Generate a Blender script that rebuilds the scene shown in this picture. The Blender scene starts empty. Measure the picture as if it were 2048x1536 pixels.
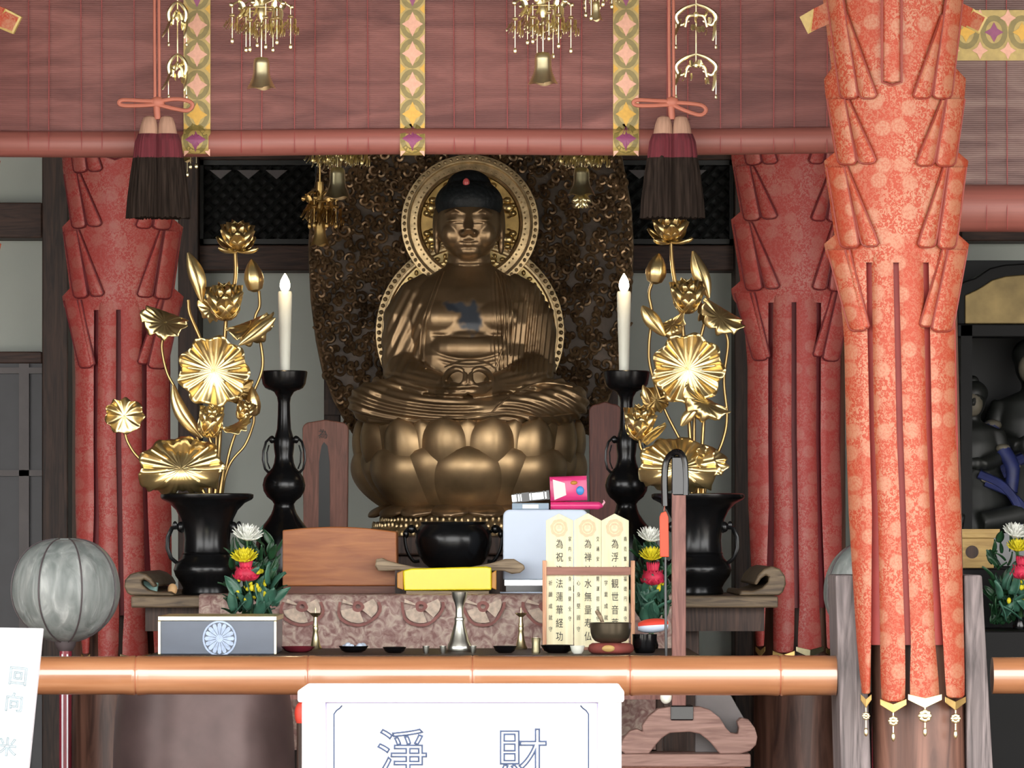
import bpy, bmesh, math, random
from mathutils import Vector, Matrix, Euler, noise
from mathutils.bvhtree import BVHTree
import numpy as np

RNG = random.Random(11)
PI = math.pi
COL = bpy.context.scene.collection
CAMD, CZ, HX, HY = 9.0, 1.12, 1024.0, 1080.0


def k(Y):
    """metres per photograph pixel at depth Y (metres behind the bamboo rail)"""
    return (CAMD + Y) / CAMD * 0.001


def P(px, py, Y):
    q = k(Y)
    return Vector(((px - HX) * q, Y, CZ - (py - HY) * q))


# ------------------------------------------------------------------ meshes
class MB:
    def __init__(self):
        self.v, self.f, self.m = [], [], []

    def add(self, vs, fs, M=None, mi=0):
        o = len(self.v)
        for p in vs:
            p = Vector(p)
            self.v.append(M @ p if M is not None else p)
        for f in fs:
            self.f.append([i + o for i in f])
            self.m.append(mi)
        return self

    def box(self, x0, x1, y0, y1, z0, z1, M=None, mi=0):
        vs = [(x0, y0, z0), (x1, y0, z0), (x1, y1, z0), (x0, y1, z0), (x0, y0, z1), (x1, y0, z1), (x1, y1, z1), (x0, y1, z1)]
        fs = [(0, 3, 2, 1), (4, 5, 6, 7), (0, 1, 5, 4), (1, 2, 6, 5), (2, 3, 7, 6), (3, 0, 4, 7)]
        return self.add(vs, fs, M, mi)

    def pbox(self, px0, px1, py0, py1, Y, depth, mi=0):
        """box whose front face fills the pixel rectangle at depth Y and reaches back by depth"""
        a, b = P(px0, py1, Y), P(px1, py0, Y)
        return self.box(a.x, b.x, Y, Y + depth, a.z, b.z, None, mi)

    def grid(self, fn, nu, nv, wrap=False, M=None, mi=0, flip=False):
        vs = [fn(i / (nu if wrap else nu - 1), j / (nv - 1)) for j in range(nv) for i in range(nu)]
        fs = []
        for j in range(nv - 1):
            for i in range(nu if wrap else nu - 1):
                a, b = j * nu + i, j * nu + (i + 1) % nu
                q = (a, b, b + nu, a + nu)
                fs.append(q[::-1] if flip else q)
        return self.add(vs, fs, M, mi)

    def lathe(self, prof, seg=32, M=None, mi=0, cap=True, sx=1.0, sy=1.0):
        """prof: list of (radius, z)"""
        vs, fs = [], []
        n = len(prof)
        for r, z in prof:
            for i in range(seg):
                a = 2 * PI * i / seg
                vs.append((r * math.cos(a) * sx, r * math.sin(a) * sy, z))
        for j in range(n - 1):
            for i in range(seg):
                a, b = j * seg + i, j * seg + (i + 1) % seg
                fs.append((a, b, b + seg, a + seg))
        if cap:
            fs.append(tuple(range(seg))[::-1])
            fs.append(tuple((n - 1) * seg + i for i in range(seg)))
        return self.add(vs, fs, M, mi)

    def tube(self, pts, r, seg=8, mi=0, M=None, flat=1.0, up=None):
        pts = [Vector(p) for p in pts]
        n = len(pts)
        rs = r if isinstance(r, (list, tuple)) else [r] * n
        vs, fs = [], []
        prev = None
        for i, p in enumerate(pts):
            t = (pts[min(i + 1, n - 1)] - pts[max(i - 1, 0)])
            if t.length < 1e-9:
                t = Vector((0, 0, 1))
            t.normalize()
            if prev is None:
                ref = Vector(up) if up is not None else (Vector((0, 1, 0)) if abs(t.y) < 0.9 else Vector((1, 0, 0)))
            else:
                ref = prev
            x = (ref - t * ref.dot(t))
            if x.length < 1e-6:
                x = t.orthogonal()
            x.normalize()
            y = t.cross(x)
            prev = x
            for s in range(seg):
                a = 2 * PI * s / seg
                vs.append(p + x * (math.cos(a) * rs[i] * flat) + y * (math.sin(a) * rs[i]))
        for i in range(n - 1):
            for s in range(seg):
                a, b = i * seg + s, i * seg + (s + 1) % seg
                fs.append((a, b, b + seg, a + seg))
        fs.append(tuple(range(seg))[::-1])
        fs.append(tuple((n - 1) * seg + s for s in range(seg)))
        return self.add(vs, fs, M, mi)

    def ball(self, c, rx, ry=None, rz=None, nu=16, nv=10, M=None, mi=0):
        ry = rx if ry is None else ry
        rz = rx if rz is None else rz
        c = Vector(c)
        vs = [c + Vector((0, 0, -rz))]
        for j in range(1, nv):
            t = -PI / 2 + PI * j / nv
            for i in range(nu):
                a = 2 * PI * i / nu
                vs.append(c + Vector((rx * math.cos(t) * math.cos(a), ry * math.cos(t) * math.sin(a), rz * math.sin(t))))
        vs.append(c + Vector((0, 0, rz)))
        fs = []
        for i in range(nu):
            fs.append((0, 1 + (i + 1) % nu, 1 + i))
        for j in range(nv - 2):
            for i in range(nu):
                a, b = 1 + j * nu + i, 1 + j * nu + (i + 1) % nu
                fs.append((a, b, b + nu, a + nu))
        L = len(vs) - 1
        o = 1 + (nv - 2) * nu
        for i in range(nu):
            fs.append((o + i, o + (i + 1) % nu, L))
        return self.add(vs, fs, M, mi)

    def prism(self, outline, y0, y1, M=None, mi=0):
        """outline: (x, z) points, extruded from y0 to y1"""
        n = len(outline)
        vs = [(x, y0, z) for x, z in outline] + [(x, y1, z) for x, z in outline]
        fs = [tuple(range(n)), tuple(range(2 * n - 1, n - 1, -1))]
        for i in range(n):
            j = (i + 1) % n
            fs.append((i, i + n, j + n, j))
        return self.add(vs, fs, M, mi)

    def pprism(self, pix, Y, depth, mi=0):
        return self.prism([(P(a, b, Y).x, P(a, b, Y).z) for a, b in pix], Y, Y + depth, None, mi)

    def loft(self, rings, mi=0, cap=True):
        n = len(rings[0])
        vs = [p for r in rings for p in r]
        fs = []
        for j in range(len(rings) - 1):
            for i in range(n):
                a, b = j * n + i, j * n + (i + 1) % n
                fs.append((a, b, b + n, a + n))
        if cap:
            fs.append(tuple(range(n))[::-1])
            fs.append(tuple((len(rings) - 1) * n + i for i in range(n)))
        return self.add(vs, fs, None, mi)

    def build(self, name, mats, parent=None, smooth=True, bevel=0.0, sharp=38, base=True, solid=0.0, sub=0, fix=True):
        me = bpy.data.meshes.new(name)
        if parent is not None:
            off = woff(parent)
        else:
            xs = [p.x for p in self.v]; ys = [p.y for p in self.v]; zs = [p.z for p in self.v]
            off = Vector(((min(xs) + max(xs)) / 2, (min(ys) + max(ys)) / 2, min(zs)))
        me.from_pydata([p - off for p in self.v], [], self.f)
        if not isinstance(mats, (list, tuple)):
            mats = [mats]
        for m in mats:
            me.materials.append(m)
        if len(mats) > 1:
            me.polygons.foreach_set('material_index', self.m)
        if fix:
            bm = bmesh.new(); bm.from_mesh(me)
            bmesh.ops.recalc_face_normals(bm, faces=bm.faces)
            bm.to_mesh(me); bm.free()
        if smooth:
            me.polygons.foreach_set('use_smooth', [True] * len(me.polygons))
            me.set_sharp_from_angle(angle=math.radians(sharp))
        me.update()
        o = bpy.data.objects.new(name, me)
        COL.objects.link(o)
        if parent is not None:
            o.parent = parent
        else:
            o.location = off
        if solid:
            md = o.modifiers.new('solid', 'SOLIDIFY'); md.thickness = solid; md.offset = 0
        if sub:
            md = o.modifiers.new('sub', 'SUBSURF'); md.levels = sub; md.render_levels = sub
        if bevel:
            md = o.modifiers.new('bevel', 'BEVEL'); md.width = bevel; md.segments = 2
            md.limit_method = 'ANGLE'; md.angle_limit = math.radians(40)
        return o


def woff(o):
    v = Vector((0, 0, 0))
    while o is not None:
        v = v + o.location
        o = o.parent
    return v


def tag(o, label=None, cat=None, group=None, kind=None):
    if label: o['label'] = label
    if cat: o['category'] = cat
    if group: o['group'] = group
    if kind: o['kind'] = kind
    return o


def thing(name, loc, label, cat, group=None):
    o = bpy.data.objects.new(name, None)
    o.empty_display_size = 0.05
    o.location = loc
    COL.objects.link(o)
    return tag(o, label, cat, group)


def struct(o, label=None):
    o['kind'] = 'structure'
    if label: o['label'] = label
    return o


def kids(o):
    return [c for c in bpy.data.objects if c.parent is o]


def copy_tree(o, parent=None):
    c = o.copy()
    COL.objects.link(c)
    if parent is not None:
        c.parent = parent
    for ch in kids(o):
        copy_tree(ch, c)
    return c


def spline(pts, n=24):
    """Catmull-Rom through the points"""
    pts = [Vector(p) for p in pts]
    if len(pts) < 3:
        return [pts[0].lerp(pts[-1], i / (n - 1)) for i in range(n)]
    q = [pts[0] * 2 - pts[1]] + pts + [pts[-1] * 2 - pts[-2]]
    out = []
    m = len(pts) - 1
    for i in range(n):
        t = i / (n - 1) * m
        j = min(int(t), m - 1)
        u = t - j
        a, b, c, d = q[j], q[j + 1], q[j + 2], q[j + 3]
        out.append(0.5 * ((2 * b) + (c - a) * u + (2 * a - 5 * b + 4 * c - d) * u * u + (3 * b - a - 3 * c + d) * u ** 3))
    return out


def interp(rows, y):
    """rows: sorted (y, a, b, ...) -> linear interpolation"""
    if y <= rows[0][0]: return rows[0][1:]
    for r0, r1 in zip(rows, rows[1:]):
        if y <= r1[0]:
            t = (y - r0[0]) / (r1[0] - r0[0]) if r1[0] != r0[0] else 0
            return tuple(a + (b - a) * t for a, b in zip(r0[1:], r1[1:]))
    return rows[-1][1:]


def text(s, h, loc, mat, parent=None, name='lettering', outline=0.0, rot=0.0, label=None, depth=0.0006, width=1.0, space=1.0):
    """upright lettering facing the front (-Y); h is the height of one character, loc the centre of the first one"""
    cu = bpy.data.curves.new(name, 'FONT')
    cu.body = s
    cu.size = h
    cu.align_x = 'CENTER'
    cu.space_line = space
    if outline:
        cu.fill_mode = 'NONE'; cu.bevel_depth = outline; cu.bevel_resolution = 1
    else:
        cu.extrude = depth
    to = bpy.data.objects.new('tmp', cu)
    COL.objects.link(to)
    dg = bpy.context.evaluated_depsgraph_get()
    dg.update()
    me = bpy.data.meshes.new_from_object(to.evaluated_get(dg))
    bpy.data.objects.remove(to)
    bpy.data.curves.remove(cu)
    me.name = name
    M = Matrix.Translation(Vector(loc)) @ Matrix.Rotation(rot, 4, 'Y') @ Matrix.Rotation(PI / 2, 4, 'X') @ Matrix.Diagonal((width, 1, 1, 1)) @ Matrix.Translation((0, -h * 0.36, 0))
    off = woff(parent) if parent else Vector((0, 0, 0))
    me.transform(Matrix.Translation(-off) @ M)
    me.materials.clear()
    me.materials.append(mat)
    o = bpy.data.objects.new(name, me)
    COL.objects.link(o)
    o.parent = parent
    if label: o['label'] = label
    return o


# --------------------------------------------------------------- materials
def new_mat(name):
    m = bpy.data.materials.new(name)
    m.use_nodes = True
    nt = m.node_tree
    for n in list(nt.nodes): nt.nodes.remove(n)
    out = nt.nodes.new('ShaderNodeOutputMaterial')
    b = nt.nodes.new('ShaderNodeBsdfPrincipled')
    nt.links.new(b.outputs[0], out.inputs[0])
    return m, nt, b


def srgb(r, g, b):
    f = lambda c: (c / 255 / 12.92) if c <= 10 else (((c / 255) + 0.055) / 1.055) ** 2.4
    return (f(r), f(g), f(b), 1)


def N(nt, kind, **kw):
    n = nt.nodes.new(kind)
    for a, v in kw.items():
        if a.startswith('i_'):
            n.inputs[a[2:].replace('_', ' ')].default_value = v
        else:
            setattr(n, a, v)
    return n


def coords(nt, scale=(1, 1, 1), rot=(0, 0, 0), src='Object'):
    tc = N(nt, 'ShaderNodeTexCoord')
    mp = N(nt, 'ShaderNodeMapping')
    mp.inputs['Scale'].default_value = scale
    mp.inputs['Rotation'].default_value = rot
    nt.links.new(tc.outputs[src], mp.inputs['Vector'])
    return mp.outputs[0]


def ramp(nt, fac, stops):
    r = N(nt, 'ShaderNodeValToRGB')
    e = r.color_ramp.elements
    e[0].position, e[0].color = stops[0]
    e[1].position, e[1].color = stops[-1]
    for p, c in stops[1:-1]:
        n = e.new(p); n.color = c
    nt.links.new(fac, r.inputs[0])
    return r.outputs[0]


def mix(nt, fac, a, b, mode='MIX'):
    m = N(nt, 'ShaderNodeMix', data_type='RGBA', blend_type=mode)
    for s, v in ((0, fac), (6, a), (7, b)):
        if hasattr(v, 'is_linked'): nt.links.new(v, m.inputs[s])
        else: m.inputs[s].default_value = v
    return m.outputs[2]


def bump(nt, b, h, strength=0.3, dist=0.002):
    n = N(nt, 'ShaderNodeBump')
    n.inputs['Strength'].default_value = strength
    n.inputs['Distance'].default_value = dist
    nt.links.new(h, n.inputs['Height'])
    nt.links.new(n.outputs[0], b.inputs['Normal'])


def plain(name, c, rough=0.5, metal=0.0, var=0.12, scale=(14, 14, 14), bmp=0.0, bscale=60, spec=None, coat=0.0, detail=4):
    """one colour with a little procedural variation"""
    m, nt, b = new_mat(name)
    v = coords(nt, scale)
    no = N(nt, 'ShaderNodeTexNoise', i_Scale=1.0, i_Detail=detail)
    nt.links.new(v, no.inputs['Vector'])
    lo = tuple(x * (1 - var) for x in c[:3]) + (1,)
    hi = tuple(min(1, x * (1 + var)) for x in c[:3]) + (1,)
    nt.links.new(ramp(nt, no.outputs['Fac'], [(0.3, lo), (0.7, hi)]), b.inputs['Base Color'])
    b.inputs['Roughness'].default_value = rough
    b.inputs['Metallic'].default_value = metal
    if spec is not None: b.inputs['Specular IOR Level'].default_value = spec
    if coat: b.inputs['Coat Weight'].default_value = coat; b.inputs['Coat Roughness'].default_value = 0.12
    if bmp:
        n2 = N(nt, 'ShaderNodeTexNoise', i_Scale=bscale, i_Detail=3.0)
        nt.links.new(coords(nt), n2.inputs['Vector'])
        bump(nt, b, n2.outputs['Fac'], bmp, 0.002)
    return m


def wood(name, dark, light, rough=0.5, scale=(60, 60, 4), distort=2.0, spec=0.4):
    """grain stretched along the axis with the smallest scale"""
    m, nt, b = new_mat(name)
    v = coords(nt, scale)
    no = N(nt, 'ShaderNodeTexNoise', i_Scale=1.0, i_Detail=5.0, i_Distortion=distort)
    nt.links.new(v, no.inputs['Vector'])
    nt.links.new(ramp(nt, no.outputs['Fac'], [(0.32, dark), (0.5, tuple((a + c) / 2 for a, c in zip(dark, light))), (0.68, light)]), b.inputs['Base Color'])
    b.inputs['Roughness'].default_value = rough
    b.inputs['Specular IOR Level'].default_value = spec
    bump(nt, b, no.outputs['Fac'], 0.25, 0.002)
    return m


def emit(name, c, strength):
    m, nt, b = new_mat(name)
    b.inputs['Base Color'].default_value = c
    b.inputs['Emission Color'].default_value = c
    b.inputs['Emission Strength'].default_value = strength
    return m


def brocade(name, red, cream, dots=20.0, cover=0.5):
    """silk with round flower medallions and a fine scroll between them"""
    m, nt, b = new_mat(name)
    v = coords(nt, (1, 1, 1))
    vo = N(nt, 'ShaderNodeTexVoronoi', i_Scale=dots, i_Randomness=0.55)
    vo.voronoi_dimensions = '2D'
    sx = N(nt, 'ShaderNodeSeparateXYZ'); nt.links.new(v, sx.inputs[0])
    cx = N(nt, 'ShaderNodeCombineXYZ')
    nt.links.new(sx.outputs[0], cx.inputs[0]); nt.links.new(sx.outputs[2], cx.inputs[1])
    nt.links.new(cx.outputs[0], vo.inputs['Vector'])
    medal = ramp(nt, vo.outputs['Distance'], [(0.0, (0.4,) * 3 + (1,)), (0.06, (0.62,) * 3 + (1,)), (0.26, (0.6,) * 3 + (1,)), (0.33, (0.0,) * 3 + (1,))])
    no = N(nt, 'ShaderNodeTexNoise', i_Scale=170.0, i_Detail=2.0, i_Distortion=1.2)
    nt.links.new(v, no.inputs['Vector'])
    scroll = ramp(nt, no.outputs['Fac'], [(0.47, (0,) * 3 + (1,)), (0.56, (cover,) * 3 + (1,))])
    big = N(nt, 'ShaderNodeTexNoise', i_Scale=9.0, i_Detail=1.0)
    nt.links.new(v, big.inputs['Vector'])
    zone = ramp(nt, big.outputs['Fac'], [(0.38, (0.35,) * 3 + (1,)), (0.6, (1,) * 3 + (1,))])
    sc = mix(nt, 1.0, scroll, zone, 'MULTIPLY')
    fl = N(nt, 'ShaderNodeTexNoise', i_Scale=260.0, i_Detail=1.0)
    nt.links.new(v, fl.inputs['Vector'])
    medal = mix(nt, 1.0, medal, ramp(nt, fl.outputs['Fac'], [(0.4, (0.55,) * 3 + (1,)), (0.6, (1,) * 3 + (1,))]), 'MULTIPLY')
    mask = mix(nt, 1.0, medal, sc, 'LIGHTEN')
    nt.links.new(mix(nt, mask, red, cream), b.inputs['Base Color'])
    rr = ramp(nt, mask, [(0.0, (0.62,) * 3 + (1,)), (1.0, (0.38,) * 3 + (1,))])
    nt.links.new(rr, b.inputs['Roughness'])
    bump(nt, b, mask, 0.18, 0.001)
    return m


M = {}


def make_materials():
    # carved lacquered woods of the hall
    M['dark_wood'] = wood('dark_wood', srgb(38, 27, 22), srgb(78, 56, 46), 0.55)
    M['beam_wood'] = wood('beam_wood', srgb(44, 29, 24), srgb(84, 58, 48), 0.55, (5, 60, 60))
    M['column_wood'] = wood('column_wood', srgb(58, 36, 29), srgb(122, 86, 72), 0.42, (28, 28, 2.4), 1.2)
    M['red_wood'] = wood('red_wood', srgb(104, 64, 57), srgb(140, 94, 84), 0.45, (60, 60, 5))
    M['base_wood'] = wood('base_wood', srgb(118, 88, 80), srgb(156, 124, 114), 0.55, (5, 60, 60))
    M['tablet_wood'] = wood('tablet_wood', srgb(94, 58, 46), srgb(126, 80, 66), 0.5, (70, 70, 6))
    M['dark_tablet'] = wood('dark_tablet', srgb(74, 38, 32), srgb(98, 54, 44), 0.5, (70, 70, 6))
    M['grey_wood'] = wood('grey_wood', srgb(68, 62, 62), srgb(124, 114, 114), 0.7, (30, 30, 2.0), 3.0)
    M['honey_wood'] = wood('honey_wood', srgb(142, 80, 40), srgb(170, 106, 58), 0.42, (8, 70, 70), 0.6)
    M['honey_dark'] = wood('honey_dark', srgb(92, 50, 34), srgb(116, 66, 46), 0.45, (8, 70, 70), 0.6)
    M['pale_wood'] = wood('pale_wood', srgb(226, 218, 176), srgb(244, 238, 204), 0.55, (90, 90, 4), 0.3)
    M['stand_wood'] = wood('stand_wood', srgb(188, 134, 102), srgb(214, 164, 128), 0.5, (60, 60, 5))
    M['stand_rail'] = wood('stand_rail', srgb(136, 92, 78), srgb(160, 112, 96), 0.5, (5, 60, 60))
    M['drift_wood'] = wood('drift_wood', srgb(98, 80, 62), srgb(176, 156, 128), 0.55, (8, 80, 80), 1.5)
    M['altar_wood'] = wood('altar_wood', srgb(66, 54, 43), srgb(122, 104, 80), 0.5, (8, 80, 80), 1.2)
    M['gable_gold'] = plain('gable_gold', (0.20, 0.145, 0.06, 1), 0.5, 0.6, 0.3, (14, 14, 14))
    M['shrine_black'] = plain('shrine_black', srgb(13, 13, 14), 0.5, spec=0.15)
    M['offer_wood'] = wood('offer_wood', srgb(166, 132, 74), srgb(204, 170, 104), 0.5, (8, 80, 80), 0.8)
    # bamboo
    m, nt, b = new_mat('bamboo')
    v = coords(nt, (3, 60, 60))
    no = N(nt, 'ShaderNodeTexNoise', i_Scale=1.0, i_Detail=4.0); nt.links.new(v, no.inputs['Vector'])
    nt.links.new(ramp(nt, no.outputs['Fac'], [(0.3, srgb(140, 92, 60)), (0.55, srgb(156, 106, 72)), (0.75, srgb(168, 120, 86))]), b.inputs['Base Color'])
    b.inputs['Roughness'].default_value = 0.3
    b.inputs['Specular IOR Level'].default_value = 0.7
    b.inputs['Coat Weight'].default_value = 1.0; b.inputs['Coat Roughness'].default_value = 0.12; b.inputs['Coat IOR'].default_value = 1.7
    M['bamboo'] = m
    M['bamboo_node'] = plain('bamboo_node', srgb(150, 84, 56), 0.5)
    # plaster, doors
    M['plaster'] = plain('plaster', srgb(206, 212, 204), 0.9, var=0.05, scale=(3, 3, 3), bmp=0.1)
    M['door_panel'] = plain('door_panel', srgb(52, 52, 58), 0.45)
    M['door_rail'] = plain('door_rail', srgb(96, 90, 90), 0.5)
    M['ceiling'] = wood('ceiling_board', srgb(52, 36, 28), srgb(88, 62, 48), 0.6, (30, 3, 30))
    M['floor'] = wood('floor_board', srgb(84, 56, 40), srgb(128, 90, 66), 0.35, (40, 3, 40))
    M['ground'] = plain('pale_gravel', srgb(176, 172, 164), 0.9, var=0.2, scale=(9, 9, 9))
    M['lattice'] = plain('lattice', srgb(34, 36, 36), 0.5)
    M['lattice_back'] = plain('lattice_back', srgb(16, 18, 19), 0.6)
    # cloth
    M['brocade'] = brocade('red_brocade', srgb(148, 52, 24), srgb(164, 124, 96), 19.0, 0.65)
    M['brocade_line'] = plain('brocade_piping', srgb(122, 46, 34), 0.55)
    M['lining'] = plain('red_lining', srgb(140, 52, 48), 0.6)
    M['brocade_back'] = brocade('crimson_brocade', srgb(166, 60, 56), srgb(176, 112, 102), 18.0, 0.75)
    M['lining_back'] = plain('crimson_lining', srgb(104, 30, 36), 0.6)
    # altar cloth, worn mauve with pale scroll
    m, nt, b = new_mat('altar_cloth')
    v = coords(nt)
    n1 = N(nt, 'ShaderNodeTexNoise', i_Scale=42.0, i_Detail=5.0, i_Distortion=1.5); nt.links.new(v, n1.inputs['Vector'])
    nt.links.new(ramp(nt, n1.outputs['Fac'], [(0.36, srgb(136, 100, 96)), (0.5, srgb(168, 140, 132)), (0.66, srgb(198, 180, 166))]), b.inputs['Base Color'])
    b.inputs['Roughness'].default_value = 0.7
    bump(nt, b, n1.outputs['Fac'], 0.3, 0.002)
    M['altar_cloth'] = m
    M['altar_ring'] = plain('altar_cloth_ring', srgb(140, 90, 84), 0.7, var=0.2, scale=(60, 60, 60))
    M['altar_medal'] = plain('altar_cloth_medallion', srgb(198, 178, 160), 0.6, var=0.25, scale=(90, 90, 90))
    # blind
    m, nt, b = new_mat('bamboo_blind')
    v = coords(nt, (0.9, 1, 5.0))
    n1 = N(nt, 'ShaderNodeTexNoise', i_Scale=3.2, i_Detail=6.0, i_Distortion=1.4); nt.links.new(v, n1.inputs['Vector'])
    v2 = coords(nt, (1, 1, 1))
    wv = N(nt, 'ShaderNodeTexWave', i_Scale=75.0, i_Distortion=0.4); wv.bands_direction = 'Z'; wv.wave_profile = 'SIN'
    nt.links.new(v2, wv.inputs['Vector'])
    base = ramp(nt, n1.outputs['Fac'], [(0.3, srgb(86, 46, 44)), (0.5, srgb(108, 64, 60)), (0.68, srgb(128, 80, 75))])
    nt.links.new(mix(nt, 0.12, base, wv.outputs['Color'], 'MULTIPLY'), b.inputs['Base Color'])
    b.inputs['Roughness'].default_value = 0.5
    bump(nt, b, wv.outputs['Fac'], 0.35, 0.003)
    M['blind'] = m
    m2 = m.copy(); m2.name = 'bamboo_blind_grey'
    for n in m2.node_tree.nodes:
        if n.type == 'VALTORGB':
            for e, c in zip(n.color_ramp.elements, (srgb(82, 58, 56), srgb(106, 82, 78), srgb(122, 100, 94))): e.color = c
    M['blind_grey'] = m2
    M['blind_roll'] = plain('blind_roll', srgb(130, 76, 68), 0.5, var=0.12, scale=(3, 30, 120))
    M['thread'] = plain('red_thread', srgb(136, 56, 55), 0.6)
    M['khaki'] = plain('brocade_khaki', srgb(164, 142, 82), 0.5, var=0.15, scale=(70, 70, 70))
    M['olive'] = plain('brocade_olive', srgb(120, 106, 58), 0.5, var=0.12, scale=(70, 70, 70))
    M['pinkd'] = plain('brocade_pink', srgb(202, 152, 130), 0.5, var=0.08, scale=(150, 150, 150))
    M['yellowd'] = plain('brocade_yellow', srgb(194, 150, 54), 0.5, var=0.08, scale=(150, 150, 150))
    M['purpled'] = plain('brocade_purple', srgb(128, 62, 98), 0.5, var=0.08, scale=(150, 150, 150))
    # metals
    M['gold'] = plain('gilt', (0.86, 0.66, 0.31, 1), 0.30, 0.95, 0.16, (25, 25, 25), 0.08, 120)
    M['gold_dull'] = plain('gilt_dull', (0.50, 0.34, 0.13, 1), 0.42, 1.0, 0.3, (25, 25, 25), 0.12, 120)
    M['brass'] = plain('brass', (0.84, 0.76, 0.47, 1), 0.32, 1.0, 0.12, (30, 30, 30))
    M['stem_gold'] = plain('stem_gilt', (0.42, 0.29, 0.12, 1), 0.34, 1.0, 0.2)
    M['statue'] = statue_mat()
    M['throne'] = plain('throne_gilt', (0.42, 0.285, 0.15, 1), 0.40, 0.78, 0.35, (9, 9, 9), 0.05, 300)
    M['mandorla'] = plain('mandorla_gilt', (0.24, 0.155, 0.085, 1), 0.30, 0.65, 0.5, (16, 16, 16), 0.3, 130)
    M['mandorla_dark'] = plain('mandorla_ground', (0.060, 0.041, 0.028, 1), 0.45, 0.4, 0.5, (16, 16, 16), 0.3, 90)
    M['halo'] = plain('halo_gilt', (0.60, 0.45, 0.25, 1), 0.38, 0.8, 0.3, (40, 40, 40), 0.25, 220)
    M['hair'] = hair_mat()
    M['jewel'] = plain('red_jewel', srgb(206, 92, 92), 0.2)
    M['black'] = plain('black_bronze', srgb(22, 23, 25), 0.24, 0.35, 0.2, (12, 12, 12), 0.04, 80)
    M['lacquer'] = plain('black_lacquer', srgb(16, 16, 18), 0.16, 0.0, 0.1)
    M['box_face'] = plain('lacquer_sky_reflection', srgb(88, 97, 112), 0.3, 0.0, 0.15, (5, 5, 12))  # black lacquer; the sky's reflection is put into this blue-grey base colour
    M['crest'] = plain('pale_crest', srgb(168, 186, 214), 0.5, var=0.2, scale=(80, 80, 80))
    M['gong'] = plain('gong_bronze', srgb(92, 76, 75), 0.42, 0.4, 0.25, (9, 9, 9))
    M['rin'] = plain('bowl_bronze', srgb(84, 76, 62), 0.33, 0.6, 0.15)
    M['steel'] = plain('polished_steel', (0.80, 0.82, 0.74, 1), 0.28, 1.0, 0.05)
    # small things
    M['wax'] = plain('white_wax', srgb(232, 234, 222), 0.45, var=0.03)
    M['flame'] = emit('flame', (1.0, 0.82, 0.5, 1), 22.0)
    M['white_paint'] = plain('white_paint', srgb(208, 208, 214), 0.6, var=0.02)
    M['white_plastic'] = plain('white_plastic', srgb(206, 220, 240), 0.4, var=0.02)
    M['white_paper'] = plain('white_paper', srgb(238, 238, 232), 0.7, var=0.04)
    M['ink'] = plain('ink', srgb(52, 52, 50), 0.7, var=0.2, scale=(200, 200, 200))
    M['ink_blue'] = plain('ink_blue', srgb(30, 46, 74), 0.7, var=0.2, scale=(100, 100, 100))
    M['ink_faint'] = plain('ink_faint', srgb(108, 126, 132), 0.7, var=0.2, scale=(100, 100, 100))
    M['seal'] = plain('faded_red_seal', srgb(236, 200, 164), 0.7, var=0.06, scale=(200, 200, 200))
    M['seal_red'] = plain('red_seal', srgb(226, 150, 124), 0.7)
    M['yellow_card'] = plain('yellow_card', srgb(240, 224, 30), 0.2, var=0.03)
    M['orange_card'] = plain('orange_card', srgb(190, 130, 40), 0.4)
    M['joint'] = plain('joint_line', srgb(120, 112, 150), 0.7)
    M['pink'] = plain('pink_wrap', srgb(224, 62, 128), 0.25, var=0.1)
    M['pink_pale'] = plain('pale_pink', srgb(238, 170, 190), 0.35)
    M['blue'] = plain('blue_dot', srgb(64, 140, 214), 0.35)
    M['silver'] = plain('silver_film', (0.78, 0.8, 0.78, 1), 0.25, 0.8, 0.1)
    M['blue_grey'] = plain('blue_grey_card', srgb(140, 160, 178), 0.4)
    M['orange'] = plain('orange_cord', srgb(158, 92, 74), 0.6)
    M['orange_tag'] = plain('orange_tag', srgb(206, 66, 22), 0.45)
    M['tassel_tan'] = plain('tassel_tan', srgb(148, 114, 95), 0.8, var=0.15, scale=(150, 150, 8))
    M['tassel_red'] = plain('tassel_red', srgb(82, 20, 30), 0.9, var=0.3, scale=(260, 260, 6))
    M['tassel_dark'] = plain('tassel_dark', srgb(34, 27, 23), 0.9, var=0.6, scale=(260, 260, 5), spec=0.08)
    M['leaf'] = plain('green_leaf', srgb(36, 74, 46), 0.4, var=0.4, scale=(30, 30, 30))
    M['leaf_blue'] = plain('blue_green_leaf', srgb(62, 106, 88), 0.4, var=0.3, scale=(30, 30, 30))
    M['stem'] = plain('green_stem', srgb(64, 104, 58), 0.5, var=0.3, scale=(30, 30, 30))
    M['petal_white'] = plain('white_petal', srgb(236, 238, 230), 0.6, var=0.05)
    M['petal_yellow'] = plain('yellow_petal', srgb(228, 214, 40), 0.6, var=0.1)
    M['petal_red'] = plain('carmine_petal', srgb(206, 44, 78), 0.6, var=0.2, scale=(60, 60, 60))
    M['cushion'] = plain('red_cushion', srgb(132, 62, 54), 0.7, var=0.2, scale=(60, 60, 60))
    M['red_lacquer'] = plain('red_lacquer', srgb(118, 40, 52), 0.2, var=0.1)
    M['red_bright'] = plain('bright_red', srgb(226, 74, 58), 0.5)
    M['robe_blue'] = plain('blue_robe', srgb(34, 42, 92), 0.5, var=0.25, scale=(30, 30, 30))
    M['robe_dark'] = plain('dark_robe', srgb(30, 32, 30), 0.5, var=0.3, scale=(30, 30, 30))
    M['robe_pale'] = plain('pale_robe', srgb(104, 98, 84), 0.6, var=0.3, scale=(30, 30, 30))
    M['teal'] = plain('pale_teal_paper', srgb(150, 190, 184), 0.6, var=0.1)
    M['peach'] = plain('peach_paper', srgb(232, 188, 136), 0.6)
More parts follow.
